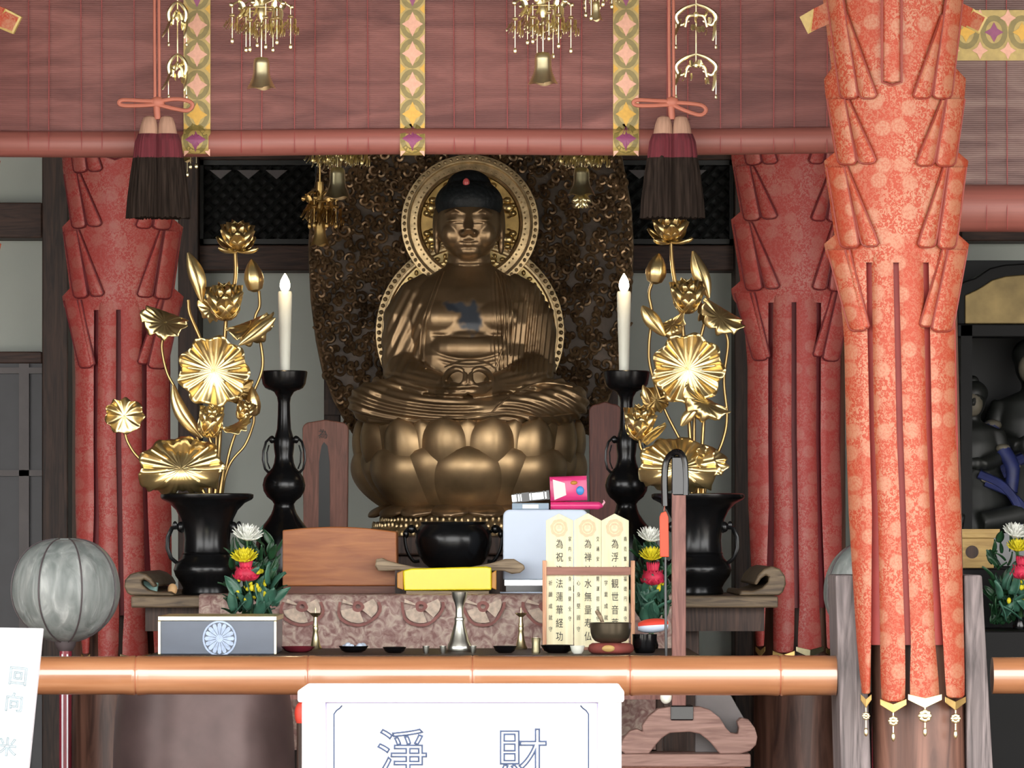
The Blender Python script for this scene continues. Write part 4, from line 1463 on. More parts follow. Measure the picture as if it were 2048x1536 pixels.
def candlestick(cx, ccx, label, clabel, Y=2.27):
    q = k(Y)
    yb = ya(Y)
    th = thing('candlestick', Vector((P(cx, 0, Y).x, Y, ZA)), label, 'candlestick', 'tall black candlesticks')
    lathe_px([(70, yb), (74, yb - 2), (74, yb - 10), (66, yb - 18), (60, 1130), (58, 1100), (54, 1075), (46, 1055), (34, 1040), (26, 1028), (22, 1018), (20, 1008), (24, 1002), (34, 994), (41, 982), (43, 970), (40, 956), (32, 944), (24, 936), (20, 926), (18, 912), (20, 898), (21, 884), (18, 872), (14, 858), (12.5, 830), (12, 806), (14, 794), (20, 784), (30, 779)], cx, Y, 44, 'stem', M['black'], th)
    lathe_px([(30, 780), (38, 776), (43, 768), (46, 752), (47, 744), (45, 742), (42, 746), (38, 762), (2, 764)], cx, Y, 44, 'drip_dish', M['black'], th)
    lathe_px([(1.6, 765), (1.4, 738), (0.4, 728)], cx, Y, 10, 'spike', M['black'], th)
    for sg in (-1, 1):
        h = MB().tube([P(cx + sg * x, y, Y) for x, y in ((18, 884), (28, 876), (36, 884), (41, 902), (42, 920), (38, 938), (30, 946))], [4 * q, 3.6 * q, 2.6 * q, 2.4 * q, 2.4 * q, 2.4 * q, 3 * q], 8)
        h.ball(P(cx + sg * 24, 879, Y), 6 * q, 5 * q, 8 * q, 8, 6)
        h.tube([P(cx + sg * x, y, Y) for x, y in ((30, 890), (34, 905), (33, 925), (28, 938))], 1.6 * q, 6)
        h.build('ear_handle', M['black'], th)
    cd = thing('candle', P(ccx, 740, Y), clabel, 'candle', 'lit white candles')
    lathe_px([(9.5, 742), (10, 738), (11, 700), (13, 640), (14.5, 588), (13, 583), (2, 582)], ccx, Y, 28, 'wax', M['wax'], cd)
    lathe_px([(2, 584), (8, 580), (10.5, 572), (9, 562), (5, 554), (0.8, 547)], ccx, Y, 20, 'flame', M['flame'], cd)
    return th


candlestick(568, 570, 'tall black candlestick with a wide drip dish, left of the reddish tablet', 'lit white candle on the left candlestick')
candlestick(1253, 1248, 'tall black candlestick right of the lotus throne, partly behind the right gilt lotus', 'lit white candle on the right candlestick')

# orange wooden box
Y = 1.93
yb = ya(Y)
th = thing('wooden_box', P(680, yb, Y), 'plain orange-brown wooden box with a slightly arched lid, front left on the altar', 'box')
top = [(565 + 228 * t, 1063 - 11 * math.sin(PI * (0.08 + 0.84 * t)) + 3 * t) for t in np.linspace(0, 1, 14)]
MB().pprism([(565, 1172), *top, (794, 1172)], Y, 0.16).build('body', M['honey_wood'], th, smooth=False, bevel=0.003)
MB().pprism([(566, yb - 0.3), (566, 1171), (793, 1171), (793, yb - 0.3)], Y + 0.006, 0.148).build('plinth', M['honey_dark'], th, smooth=False, bevel=0.002)

# black incense burner
Y = 2.12
yb = ya(Y)
th = thing('incense_burner', P(907, yb, Y), 'wide black incense burner with two curved handles in the middle of the altar', 'incense burner')
lathe_px([(40, yb), (46, yb - 4), (40, 1160), (48, 1136), (60, 1126), (71, 1108), (77, 1086), (76, 1070), (70, 1056), (64, 1049), (66, 1044), (60, 1044), (58, 1052), (4, 1066)], 907, Y, 56, 'bowl', M['black'], th)
for sg in (-1, 1):
    q = k(Y)
    MB().tube(spline([P(907 + sg * x, y, Y) for x, y in ((73, 1064), (86, 1056), (96, 1064), (97, 1082), (92, 1104), (80, 1122), (68, 1122))], 24), 3.4 * q, 8).build('handle', M['black'], th)
    h = MB(); h.ball(P(907 + sg * 84, 1058, Y), 9 * q, 6 * q, 9 * q, 10, 8); h.ball(P(907 + sg * 95, 1068, Y), 6 * q, 5 * q, 9 * q, 10, 8)
    h.build('handle_boss', M['black'], th)

# low table with upturned ends carrying the yellow box
Y = 1.86
yb = ya(Y)
th = thing('incense_stand', P(900, yb, Y), 'low brown stand with flared upturned ends, behind the yellow box', 'stand')
top = [(752, 1118), (764, 1116), (776, 1122), (800, 1128), (830, 1134), (880, 1137), (940, 1134), (980, 1127), (1010, 1118), (1028, 1118), (1048, 1130), (1050, 1138), (1040, 1146), (1024, 1148), (1008, 1142), (975, 1142), (900, 1148), (830, 1146), (796, 1140), (770, 1142), (756, 1142), (750, 1132)]
MB().pprism(top, Y, 0.062).build('top', M['drift_wood'], th, bevel=0.003, sharp=30)
for x0, x1 in ((790, 812), (976, 1000)):
    MB().pbox(x0, x1, 1141, yb - 0.3, Y + 0.008, 0.045).build('leg', M['dark_wood'], th, smooth=False)
Y = 1.78
yb = ya(Y)
th = thing('yellow_box', P(892, yb, Y), 'long glossy yellow box on a brown tray, front centre of the altar', 'box')
MB().pprism([(806, 1141), (822, 1137), (972, 1133), (983, 1135), (983, 1180), (808, 1181)], Y, 0.05).build('carton', M['yellow_card'], th, smooth=False, bevel=0.003)
for x0, x1 in ((794, 807), (983, 993)):
    MB().pprism([(x0, 1146), (x1, 1140), (x1, 1180), (x0, 1176)], Y + 0.004, 0.042).build('end_flap', M['orange_card'], th, smooth=False, bevel=0.002)
MB().pbox(812, 978, 1182, yb - 0.3, Y + 0.003, 0.05).build('tray', M['drift_wood'], th, smooth=False, bevel=0.001)

# pale panel on a black plinth, with packets on top
Y = 1.96
yb = ya(Y)
th = thing('white_case', P(1090, yb, Y), 'pale blue-white plastic case on a black plinth behind the wooden plaques', 'case')
c_ = 14
MB().pprism([(1006, 1160), (1006, 1019 + c_)] + [(1006 + c_ - c_ * math.cos(a), 1019 + c_ - c_ * math.sin(a)) for a in np.linspace(0.2, PI / 2, 6)] + [(1176 - c_ + c_ * math.sin(a), 1019 + c_ - c_ * math.cos(a)) for a in np.linspace(0, PI / 2, 6)] + [(1176, 1160)], Y, 0.09).build('shell', M['white_plastic'], th, smooth=False, bevel=0.004)
MB().pprism([(1009, 1171), (1009, 1160), (1174, 1160), (1174, 1171)], Y + 0.002, 0.085).build('lower_edge', M['silver'], th, smooth=False)
MB().pbox(1012, 1170, 1171, yb - 6, Y + 0.01, 0.07).build('plinth', M['lacquer'], th, smooth=False)
MB().pbox(984, 1180, yb - 6, yb - 0.3, Y - 0.02, 0.12).build('foot_plate', M['white_plastic'], th, smooth=False, bevel=0.001)
YP = Y + 0.02
zc = P(0, 1019, Y).z
o = MB().pbox(1024, 1098, 1006, HY + (CZ - zc) / k(YP), YP, 0.05).build('flat_carton', [M['blue_grey']], smooth=False, bevel=0.002)
tag(o, 'flat blue-grey carton lying on top of the pale case', 'carton')
lb = MB().pbox(1045, 1077, 1009, 1017, YP - 0.0006, 0.001).build('label', M['white_paper'], o, smooth=False)
b = thing('foil_packet', P(1060, 1006, YP), 'silver and black striped packet on the flat carton, leaning toward the pink packet', 'packet')
Mr = Matrix.Translation(P(1024, 1006, YP)) @ Matrix.Rotation(-math.radians(5.5), 4, 'Y')
q = k(YP)
MB().box(0, 76 * q, 0.004, 0.034, 0.0, 18 * q, Mr).build('wrapper', M['silver'], b, smooth=False, bevel=0.003)
for x0, x1 in ((10, 13), (16, 18), (20, 36), (39, 41), (64, 67), (70, 76)):
    MB().box(x0 * q, x1 * q, 0.0035, 0.03, 0.3 * q, 18.3 * q, Mr).build('black_stripe', M['lacquer'], b, smooth=False)
b = thing('pink_tube', P(1150, 1024, YP), 'pale pink tube lying under the pink packet, its end sticking out to the right', 'tube')
yz = HY + (CZ - zc) / k(YP + 0.02)
MB().tube(spline([P(1101, yz - 8, YP + 0.02), P(1150, yz - 8, YP + 0.02), P(1190, yz - 8, YP + 0.02), P(1206, yz - 7, YP + 0.02)], 14), [8 * q] * 11 + [6.5 * q, 4.5 * q, 2 * q], 14).build('body', M['pink'], b)
MB().tube([P(1204, yz - 8, YP + 0.02), P(1209, yz - 15, YP + 0.02), P(1207, yz - 19, YP + 0.02)], [2.5 * q, 2 * q, 1 * q], 8).build('twist', M['pink_pale'], b)
b = thing('pink_packet', P(1135, 1010, YP), 'glossy pink packet with a blue dot, on top of the pale case', 'packet')
Mr = Matrix.Translation(P(1101, yz - 16, YP - 0.002)) @ Matrix.Rotation(-math.radians(2.0), 4, 'Y')
rings = []
for t in np.linspace(0, 1, 12):
    w = 0.024 * (math.sin(PI * min(1, max(0.0, t * 0.9 + 0.05))) ** 0.35)
    x = (74 * t) * q
    rings.append([Mr @ Vector((x, 0.02 + w * 0.8 * math.copysign(abs(math.cos(a)) ** 0.5, math.cos(a)), (25 + 25 * math.copysign(abs(math.sin(a)) ** 0.45, math.sin(a))) * q)) for a in [2 * PI * i / 20 for i in range(20)]])
pk = MB().loft(rings).build('wrapper', M['pink'], b, sharp=60)
lb = MB(); lb.add([Mr @ Vector((x * q, 0.0003, z * q)) for x, z in ((6, 44), (30, 36), (32, 12), (8, 3))] + [Mr @ Vector((x * q, 0.003, z * q)) for x, z in ((6, 44), (30, 36), (32, 12), (8, 3))], [(0, 1, 2, 3), (4, 7, 6, 5), (0, 4, 5, 1), (1, 5, 6, 2), (2, 6, 7, 3), (3, 7, 4, 0)])
lb.build('white_flash', M['white_paper'], b, smooth=False)
d_ = MB().ball(Mr @ Vector((60 * q, 0.002, 20 * q)), 8 * q, 0.003, 9 * q, 16, 10).build('blue_dot', M['blue'], b)
d_ = MB().ball(Mr @ Vector((48 * q, 0.0015, 36 * q)), 7 * q, 0.003, 4 * q, 12, 8).build('orange_mark', M['orange_card'], b)

# pieces of paper on the altar's left end
o = MB(); Mr = Matrix.Translation(P(299, 1178, 1.83)) @ Matrix.Rotation(math.radians(8), 4, 'Y')
o.box(-0.018, 0.018, 0, 0.03, -0.0125, 0.0175, Mr)
o = o.build('paper_packet', M['teal'], smooth=False, bevel=0.002); tag(o, 'small pale teal packet lying at the left end of the altar table', 'packet')
o.location.z = ZA + 0.001
o = MB(); o.ball((P(345, 0, 1.86).x, 1.86, ZA + 0.0145), 0.012, 0.012, 0.0145, 16, 12)
o = o.build('rice_cake', M['peach']); tag(o, 'small peach-coloured rice cake beside the left black vase', 'offering')

# ------------------------------------------------- offering table in front, hidden by the bamboo rail
ZT = P(0, 1306, 1.15).z
nt_ = thing('offering_table', Vector((P(850, 0, 1.25).x, 1.25, 0)), 'low dark wooden offering table just behind the bamboo rail', 'table')
x0, x1 = P(296, 0, 1.0).x, P(1400, 0, 1.0).x
MB().box(x0, x1, 0.98, 1.60, ZT - 0.03, ZT).build('table_top', M['dark_wood'], nt_, smooth=False, bevel=0.003)
for xx in (x0 + 0.03, x1 - 0.08):
    for yy in (1.0, 1.53):
        MB().box(xx, xx + 0.05, yy, yy + 0.05, 0, ZT - 0.03).build('leg', M['dark_wood'], nt_, smooth=False, bevel=0.003)
MB().box(x0 + 0.04, x1 - 0.04, 1.01, 1.03, ZT - 0.10, ZT - 0.03).build('apron', M['red_wood'], nt_, smooth=False)
def yt(Y): return HY + (CZ - ZT) / k(Y)

# black chest with gold edges and a crest
Y = 1.02
th = thing('lacquer_chest', P(433, yt(Y), Y), 'black lacquer chest with gold edges and a round pale crest, front left behind the rail', 'chest')
yb = yt(Y)
MB().pbox(318, 551, 1234, yb - 0.3, Y, 0.3).build('body', M['box_face'], th, smooth=False, bevel=0.002)
e = MB()
e.pbox(316, 553, 1232, 1242, Y - 0.004, 0.31)
e.build('gold_rim', M['brass'], th, smooth=False, bevel=0.0015)
for a in (316, 548):
    MB().pbox(a, a + 5, 1242, yb - 0.3, Y - 0.004, 0.012).build('gold_edge', M['brass'], th, smooth=False, bevel=0.001)
cr = MB()
ccx, ccy = 439, 1277
q = k(Y)
def cpt(r, a, l=0.002): return P(ccx + r * math.sin(a), ccy - r * 1.05 * math.cos(a), Y - l)
for i in range(16):                                  # petals of the crest
    a = 2 * PI * i / 16
    vs = [cpt(7, a - 0.12), cpt(7, a + 0.12), cpt(22, a + 0.18), cpt(28, a + 0.13), cpt(30, a), cpt(28, a - 0.13), cpt(22, a - 0.18)]
    cr.add(vs, [tuple(range(7))])
n = 40
for r0, r1 in ((34, 30.5), (7, 0.5)):
    vs = []
    for i in range(n):
        vs += [cpt(r0, 2 * PI * i / n), cpt(r1, 2 * PI * i / n)]
    cr.add(vs, [(2 * i, 2 * ((i + 1) % n), 2 * ((i + 1) % n) + 1, 2 * i + 1) for i in range(n)])
cr.build('crest', M['crest'], th, smooth=False, fix=False, solid=0.0006)

# wooden plaques in a stand
Y = 1.40
yb = yt(Y)
st = thing('plaque_stand', P(1178, yb, Y), 'slim wooden stand with a cross rail holding three written plaques', 'stand')
for a in (1085, 1262):
    MB().pbox(a, a + 8, 1121, yb - 0.3, Y, 0.045).build('upright', M['stand_wood'], st, smooth=False, bevel=0.0015)
MB().pbox(1093, 1262, 1134, 1150, Y + 0.002, 0.008).build('cross_rail', M['stand_rail'], st, smooth=False, bevel=0.001)
MB().pbox(1093, 1262, yb - 6, yb - 0.3, Y + 0.002, 0.04).build('bottom_rail', M['stand_rail'], st, smooth=False, bevel=0.001)
cols = [
    ('為祝浄法蓮華経功', '祈願成就守', '家内安全身体健全守'),
    ('為禅神水無量寿仏', '心身堅固守', '交通安全開運招福守'),
    ('為浮佳観世音菩薩', '学業成就守', '商売繁盛福徳円満守'),
]
for i, (xl, xt) in enumerate(((1092, 1118), (1148, 1175), (1203, 1229))):
    xr = xl + 54.6
    Yp_ = Y + 0.014
    b = thing('wooden_plaque', P(xt, yb - 6, Yp_), ('leftmost', 'middle', 'rightmost')[i] + ' of the three pale pointed wooden plaques with brushed writing in the stand', 'plaque', 'written plaques in the stand')
    MB().pprism([(xl, yb - 6.3), (xl, 1041), (xt, 1027 if i != 1 else 1026), (xr, 1041), (xr, yb - 6.3)], Yp_, 0.006).build('board', M['pale_wood'], b, smooth=False, bevel=0.0008)
    sl = MB()
    n = 28
    for r0, r1, mi in ((17, 11.5, 0), (10, 6.5, 0)):
        vs = []
        for t in range(n):
            aa = 2 * PI * t / n
            rr = 1 + 0.05 * math.sin(8 * aa)
            vs += [P(xt + r0 * rr * math.cos(aa), 1056 + r0 * 1.05 * rr * math.sin(aa), Yp_ - 0.0008), P(xt + r1 * math.cos(aa), 1056 + r1 * 1.05 * math.sin(aa), Yp_ - 0.0008)]
        sl.add(vs, [(2 * t, 2 * ((t + 1) % n), 2 * ((t + 1) % n) + 1, 2 * t + 1) for t in range(n)])
    sl.build('seal', M['seal'], b, smooth=False, fix=False)
    text('三', 9 * k(Yp_), P(xt, 1053, Yp_ - 0.001), M['seal_red'], b, 'seal_character')
    q = k(Yp_)
    main, left, right = cols[i]
    text('\n'.join(main), 20 * q, P(xt + 1, 1088, Yp_ - 0.001), M['ink'], b, 'brush_writing', space=1.32, width=0.75, depth=0.0003)
    text('\n'.join(left), 11 * q, P(xl + 9, 1166, Yp_ - 0.001), M['ink'], b, 'brush_writing', space=2.1, width=0.7, depth=0.0003)
    text('\n'.join(right), 10.5 * q, P(xr - 7, 1078, Yp_ - 0.001), M['ink'], b, 'brush_writing', space=1.9, width=0.6, depth=0.0003)

# ringing bowl on a cushion
Y = 1.10
yb = yt(Y)
cu = thing('bowl_cushion', P(1222, yb, Y), 'flat round red cushion with a yellow patch under the small bronze bowl', 'cushion')
lathe_px([(38, yb - 0.3), (44, yb - 4), (46, yb - 10), (44, yb - 17), (38, yb - 21), (4, yb - 22)], 1222, Y, 36, 'pad', M['cushion'], cu)
e = MB(); e.ball(P(1217, yb - 10, Y - 44.5 * k(Y)), 13 * k(Y), 0.004, 7 * k(Y), 14, 8); e.build('yellow_patch', M['offer_wood'], cu)
yc = yb - 22
bw = thing('ringing_bowl', P(1221, yc, Y), 'small dark bronze ringing bowl standing on the red cushion', 'bowl')
lathe_px([(22, yc), (31, yc - 3), (37, yc - 10), (40, yc - 20), (41, yc - 32), (42, yc - 39), (40.5, yc - 40), (39, yc - 37), (37, yc - 20), (28, yc - 6), (2, yc - 3)], 1221, Y, 48, 'body', M['rin'], bw)
sk_ = thing('striker', P(1208, yc - 30, Y), 'short wooden striker leaning in the small bronze bowl', 'striker')
q = k(Y)
MB().tube([P(1192, 1221, Y), P(1196, 1226, Y), P(1201, 1234, Y), P(1207, 1250, Y), P(1218, yc - 4.5, Y)], [3 * q, 4.6 * q, 4.2 * q, 3.2 * q, 3 * q], 12).build('stick', M['drift_wood'], sk_)


def brass_stand(cx, top, Y, label):
    yb = yt(Y)
    th = thing('brass_candle_stand', P(cx, yb, Y), label, 'candle stand', 'slim brass candle stands')
    lathe_px([(12, yb - 0.2), (13, yb - 3), (10, yb - 8), (7, yb - 22), (5, yb - 36), (6.5, yb - 40), (4.6, yb - 46), (6, top + 26), (4, top + 18), (4, top + 8), (9, top + 4), (12, top + 1), (11, top), (2, top + 4)], cx, Y, 22, 'stem', M['brass'], th)
    lathe_px([(1.2, top + 4), (1.0, top - 6), (0.3, top - 11)], cx, Y, 8, 'spike', M['brass'], th)
    return th


brass_stand(631, 1226, 1.5, 'slim brass candle stand in front of the left part of the altar cloth')
brass_stand(1042, 1226, 1.5, 'slim brass candle stand just left of the written plaques')

# clear-grey metal flask in the middle
Y = 1.25
yb = yt(Y)
th = thing('metal_vase', P(919, yb, Y), 'polished grey metal vase with a thin neck and flared mouth, centre of the offering table', 'vase')
lathe_px([(24, yb - 0.2), (26, yb - 4), (25, yb - 12), (20, yb - 22), (15, yb - 40), (10, yb - 58), (8, yb - 72), (8, 1216), (11, 1204), (15, 1194), (17, 1184), (15, 1183), (9, 1200), (4, 1220)], 919, Y, 40, 'body', M['steel'], th)
lathe_px([(10, yb - 62), (11, yb - 66), (9, yb - 70)], 919, Y, 32, 'ring', M['steel'], th)


def dish(cx, r, h, Y, m, name, label, cat, group=None):
    yb = yt(Y)
    q = k(Y)
    c = P(cx, yb - 0.2, Y)
    o = MB().lathe([(r * 0.55 * q, c.z), (r * 0.8 * q, c.z + h * 0.3 * q), (r * q, c.z + h * q), (r * 0.94 * q, c.z + h * q), (r * 0.7 * q, c.z + h * 0.45 * q), (0.001, c.z + h * 0.4 * q)], 28, Matrix.Translation((c.x, Y, 0))).build(name, m)
    return tag(o, label, cat, group)


G1 = 'small dishes on the offering table'
dish(596, 34, 12, 1.2, M['red_lacquer'], 'lacquer_dish', 'dark red lacquer dish at the left end of the row of small dishes', 'dish', G1)
dish(707, 30, 13, 1.2, M['lacquer'], 'lacquer_dish', 'black lacquer dish holding pale crumpled paper, left of the grey metal vase', 'dish', G1)
dish(789, 24, 12, 1.15, M['lacquer'], 'lacquer_dish', 'empty black lacquer dish, nearest to the grey metal vase on its left', 'dish', G1)
dish(1010, 24, 14, 1.15, M['lacquer'], 'lacquer_dish', 'black lacquer dish under the right brass candle stand', 'dish', G1)
dish(1115, 34, 16, 1.15, M['lacquer'], 'lacquer_dish', 'wide black lacquer dish in front of the written plaques', 'dish', G1)
pp = MB()
for i in range(7):
    pp.ball(P(690 + i * 6, yt(1.2) - 10 - 4 * math.sin(i * 1.4), 1.2 + 0.01 * math.cos(i * 2)), 0.008, 0.008, 0.007, 8, 6)
o = pp.build('crumpled_paper', M['white_plastic']); tag(o, 'pale crumpled paper lying in a black lacquer dish', 'paper')
for i, (x, lab) in enumerate(((852, 'small shiny cup, farthest left of the grey metal vase'), (886, 'small shiny cup close to the left foot of the grey metal vase'), (946, 'small shiny cup at the right foot of the grey metal vase'))):
    dish(x, 7, 15, 1.1, M['steel'], 'metal_cup', lab, 'cup', 'tiny metal cups beside the metal vase')
th = thing('incense_holder', P(1072, yt(1.12), 1.12), 'tall narrow brass holder in front of the plaque stand', 'holder')
lathe_px([(8, yt(1.12) - 0.2), (9, yt(1.12) - 4), (8, yt(1.12) - 20), (10, yt(1.12) - 30), (9, yt(1.12) - 31), (7, yt(1.12) - 20), (1, yt(1.12) - 6)], 1072, 1.12, 24, 'tube', M['brass'], th)
dish(1155, 15, 16, 1.08, M['wax'], 'white_cup', 'small white cup at the foot of the rightmost plaque', 'cup')
# ================================================================= GILT LOTUS ARRANGEMENTS
def petal_mb(mb, c, axis, phi, L, W, a0, a1, cup=0.35, nu=7, nv=9, tip=0.7):
    """one lotus petal: starts at c, leans from the axis by a0 at its foot to a1 at its tip"""
    ax = Vector(axis).normalized()
    e1 = ax.orthogonal().normalized()
    e2 = ax.cross(e1)
    rad = e1 * math.cos(phi) + e2 * math.sin(phi)
    side = ax.cross(rad)
    p = Vector(c)
    rows = []
    for j in range(nv):
        v = j / (nv - 1)
        th = a0 + (a1 - a0) * v
        d = ax * math.cos(th) + rad * math.sin(th)
        nrm = rad * math.cos(th) - ax * math.sin(th)
        w = W * (math.sin(PI * (0.14 + 0.86 * v) ** 0.85) ** tip if v < 1 else 0.02)
        row = []
        for i in range(nu):
            u = 2 * i / (nu - 1) - 1
            row.append(p + side * (u * w) + nrm * (-cup * W * u * u) + nrm * (0.05 * W * math.cos(u * 9)))
        rows.append(row)
        p = p + d * (L / (nv - 1))
    vs = [q for r in rows for q in r]
    fs = []
    for j in range(nv - 1):
        for i in range(nu - 1):
            a = j * nu + i
            fs.append((a, a + 1, a + nu + 1, a + nu))
    mb.add(vs, fs)


def flower(parent, px, py, Y, size, axis=(0, -0.35, 1), openness=0.6, outer=True, n1=6, n2=6):
    """lotus flower of the given height in pixels; its foot is at (px, py)"""
    q = k(Y) * size
    c = P(px, py, Y)
    ax = Vector(axis).normalized()
    core = MB()
    core.ball(c + ax * (0.38 * q), 0.17 * q, 0.17 * q, 0.26 * q, 14, 10)
    co_ = core.build('lotus_flower', M['gold'], parent)
    for i in range(n1):
        m = MB(); petal_mb(m, c, ax, 2 * PI * i / n1 + 0.3, 1.02 * q, 0.36 * q, 0.95 * openness + 0.15, -0.25 + 0.2 * openness)
        m.build('petal', M['gold'], co_, solid=0.0015, fix=False)
    for i in range(n2):
        m = MB(); petal_mb(m, c, ax, 2 * PI * (i + 0.5) / n2 + 0.3, 1.0 * q, 0.38 * q, 1.35 * openness + 0.2, -0.05 + 0.5 * openness)
        m.build('petal', M['gold'], co_, solid=0.0015, fix=False)
    if outer:
        for i in range(4):
            m = MB(); petal_mb(m, c, ax, 2 * PI * i / 4 + 0.1, 1.0 * q, 0.22 * q, 1.8, 0.7)
            m.build('petal', M['gold'], co_, solid=0.0015, fix=False)
    return co_


def bud(parent, px, py, Y, w, h, lean=0.0):
    q = k(Y)
    m = MB()
    A = P(px, py, Y)
    ax = Vector((math.sin(lean), -0.1, math.cos(lean))).normalized()
    rot = Vector((0, 0, 1)).rotation_difference(ax).to_matrix().to_4x4()
    prof = [(0.12, 0), (0.36, 0.08), (0.48, 0.28), (0.5, 0.42), (0.42, 0.64), (0.26, 0.84), (0.1, 0.96), (0.02, 1.0)]
    seg = 30
    vs, fs = [], []
    for r, z in prof:
        for i in range(seg):
            a = 2 * PI * i / seg
            rr = r * w * q * (1 + 0.05 * math.cos(a * 6))
            vs.append((rr * math.cos(a), rr * math.sin(a), z * h * q))
    for j in range(len(prof) - 1):
        for i in range(seg):
            a, b = j * seg + i, j * seg + (i + 1) % seg
            fs.append((a, b, b + seg, a + seg))
    m.add(vs, fs, Matrix.Translation(A) @ rot)
    return m.build('lotus_bud', M['gold'], parent)


def leaf(parent, px, py, Y, r, tilt=0.0, yaw=0.0, roll=0.0, ribs=22, cup=0.25, fold=0.0, fold_lo=None, ripple=0.10, sx=1.0, name='lotus_leaf', mat='gold', frill=0.06):
    """round ribbed leaf facing the front; fold bends the upper half over towards the viewer about a horizontal line"""
    q = k(Y) * r
    nr, na = 12, 88
    vs, fs = [], []
    for j in range(nr):
        t = (j + 0.15) / (nr - 1 + 0.15)
        for i in range(na):
            a = 2 * PI * i / na
            edge = 1 + frill * math.cos(a * 9 + 0.4) * t * t
            x = t * edge * math.cos(a) * sx
            z = t * edge * math.sin(a)
            rib = abs(math.sin(a * ribs / 2))
            y = -cup * t * t + ripple * t * (rib - 0.5) * min(1.0, t * 1.6) + 0.09 * t ** 3 * math.sin(a * 9)
            if fold:
                # curl over a cylinder of radius R so both sides hang
                R_ = 1.0 / (fold_lo if (fold_lo and z < 0) else fold)
                ang = z / R_
                z2 = R_ * math.sin(ang); y2 = R_ * (1 - math.cos(ang))
                y, z = y * math.cos(ang) + y2, z2 + y * math.sin(ang)
            vs.append(Vector((x, y, z)) * q)
    for j in range(nr - 1):
        for i in range(na):
            a, b = j * na + i, j * na + (i + 1) % na
            fs.append((a, b, b + na, a + na))
    fs.append(tuple(range(na)))
    Mx = Matrix.Translation(P(px, py, Y)) @ Euler((tilt, roll, yaw), 'XYZ').to_matrix().to_4x4()
    m = MB().add(vs, fs, Mx)
    return m.build(name, M[mat], parent, solid=0.0012, fix=False, sharp=70)


def rolled(parent, pts, Y, w, name='rolled_leaf', mat='gold'):
    """leaf still rolled along its midrib: a long spindle with a slit"""
    q = k(Y)
    path = spline([P(a, b, Y) for a, b in pts], 16)
    rs = [w * q * max(0.06, math.sin(PI * (0.04 + 0.92 * i / 15)) ** 0.9) for i in range(16)]
    m = MB().tube(path, rs, 14, flat=0.55)
    m.tube([p + Vector((0, -rs[i] * 0.5, 0)) for i, p in enumerate(path)], [max(0.0006, r * 0.18) for r in rs], 6)
    return m.build(name, M[mat], parent)


def stem(parent, pts, Y, r=3.2, taper=1.0):
    q = k(Y)
    path = spline([P(p[0], p[1], Y + (p[2] if len(p) > 2 else 0)) for p in pts], 8 * len(pts))
    n = len(path)
    return MB().tube(path, [r * q * (1 + (taper - 1) * i / n) for i in range(n)], 9).build('stem', M['stem_gold'], parent)


YL = 2.0
la = thing('gilt_lotus_arrangement', P(425, 992, YL), 'gilt lotus arrangement with a leaf drooping far to the left, in the left black vase', 'altar flowers', 'gilt lotus arrangements')
flower(la, 474, 500, YL, 62, (0.05, -0.35, 1), 0.62)
flower(la, 452, 640, YL - 0.03, 78, (-0.03, -0.4, 1), 0.5, False)
flower(la, 418, 872, YL - 0.05, 66, (0.15, -0.5, 1), 0.35, False)
flower(la, 484, 842, YL - 0.01, 44, (0.35, -0.4, 1), 0.45, False)
bud(la, 511, 584, YL, 38, 66, -0.12)
bud(la, 510, 832, YL + 0.01, 27, 60, -0.1)
leaf(la, 428, 742, YL - 0.06, 70, 0.10, 0.0, 0.0, 24, 0.22, 0, None, 0.12)
leaf(la, 330, 645, YL - 0.02, 50, -0.7, -0.3, 0.35, 18, 0.3, 0.9, None, 0.10)
leaf(la, 500, 655, YL - 0.03, 52, -0.9, 0.5, -0.35, 18, 0.3, 1.2, None, 0.10)
rolled(la, [(478, 690), (505, 672), (530, 652), (550, 636)], YL - 0.07, 13)
leaf(la, 248, 832, YL - 0.04, 52, -0.1, 0.15, 0.05, 10, 0.4, 0.7, None, 0.12, 0.74)
leaf(la, 362, 938, YL - 0.09, 84, -0.35, 0.05, -0.05, 26, 0.10, 0.6, 2.3, 0.12, 1.0)
leaf(la, 366, 948, YL - 0.03, 60, 1.1, 0.0, 0.0, 20, -0.5, 0.3, None, 0.10, 0.95, mat='gold_dull')
leaf(la, 476, 852, YL - 0.06, 30, -1.1, 0.2, -0.5, 12, 0.3, 0.8, None, 0.1)
rolled(la, [(376, 505), (388, 536), (398, 566), (404, 604)], YL, 17)
rolled(la, [(346, 770), (352, 800), (366, 830), (388, 858), (404, 876)], YL - 0.02, 15)
leaf(la, 424, 620, YL + 0.01, 34, -0.6, -0.6, 0.5, 12, 0.3, 1.1, None, 0.1)
leaf(la, 474, 780, YL + 0.03, 34, -0.3, 0.5, -0.5, 12, 0.3, 0.7, None, 0.1, mat='gold_dull')
stem(la, [(470, 496), (470, 560), (452, 640), (446, 780), (438, 900), (428, 1040)], YL, 4)
stem(la, [(376, 600), (380, 630), (404, 686), (430, 760), (432, 900), (424, 1040)], YL + 0.02, 3.6)
stem(la, [(518, 582), (519, 612), (510, 640), (522, 690), (524, 740), (500, 800), (460, 900), (436, 1040)], YL + 0.03, 3.2)
stem(la, [(326, 672), (324, 700), (334, 745), (352, 780), (384, 850), (412, 930), (420, 1040)], YL + 0.01, 3)
stem(la, [(250, 866), (256, 885), (274, 912), (310, 940), (370, 970), (414, 1040)], YL - 0.02, 3)
stem(la, [(508, 832), (506, 850), (490, 890), (456, 936), (430, 1040)], YL + 0.02, 2.8)
stem(la, [(418, 872), (430, 920), (426, 1040)], YL - 0.02, 4)
stem(la, [(362, 930), (390, 960), (410, 990), (420, 1040)], YL - 0.04, 4)
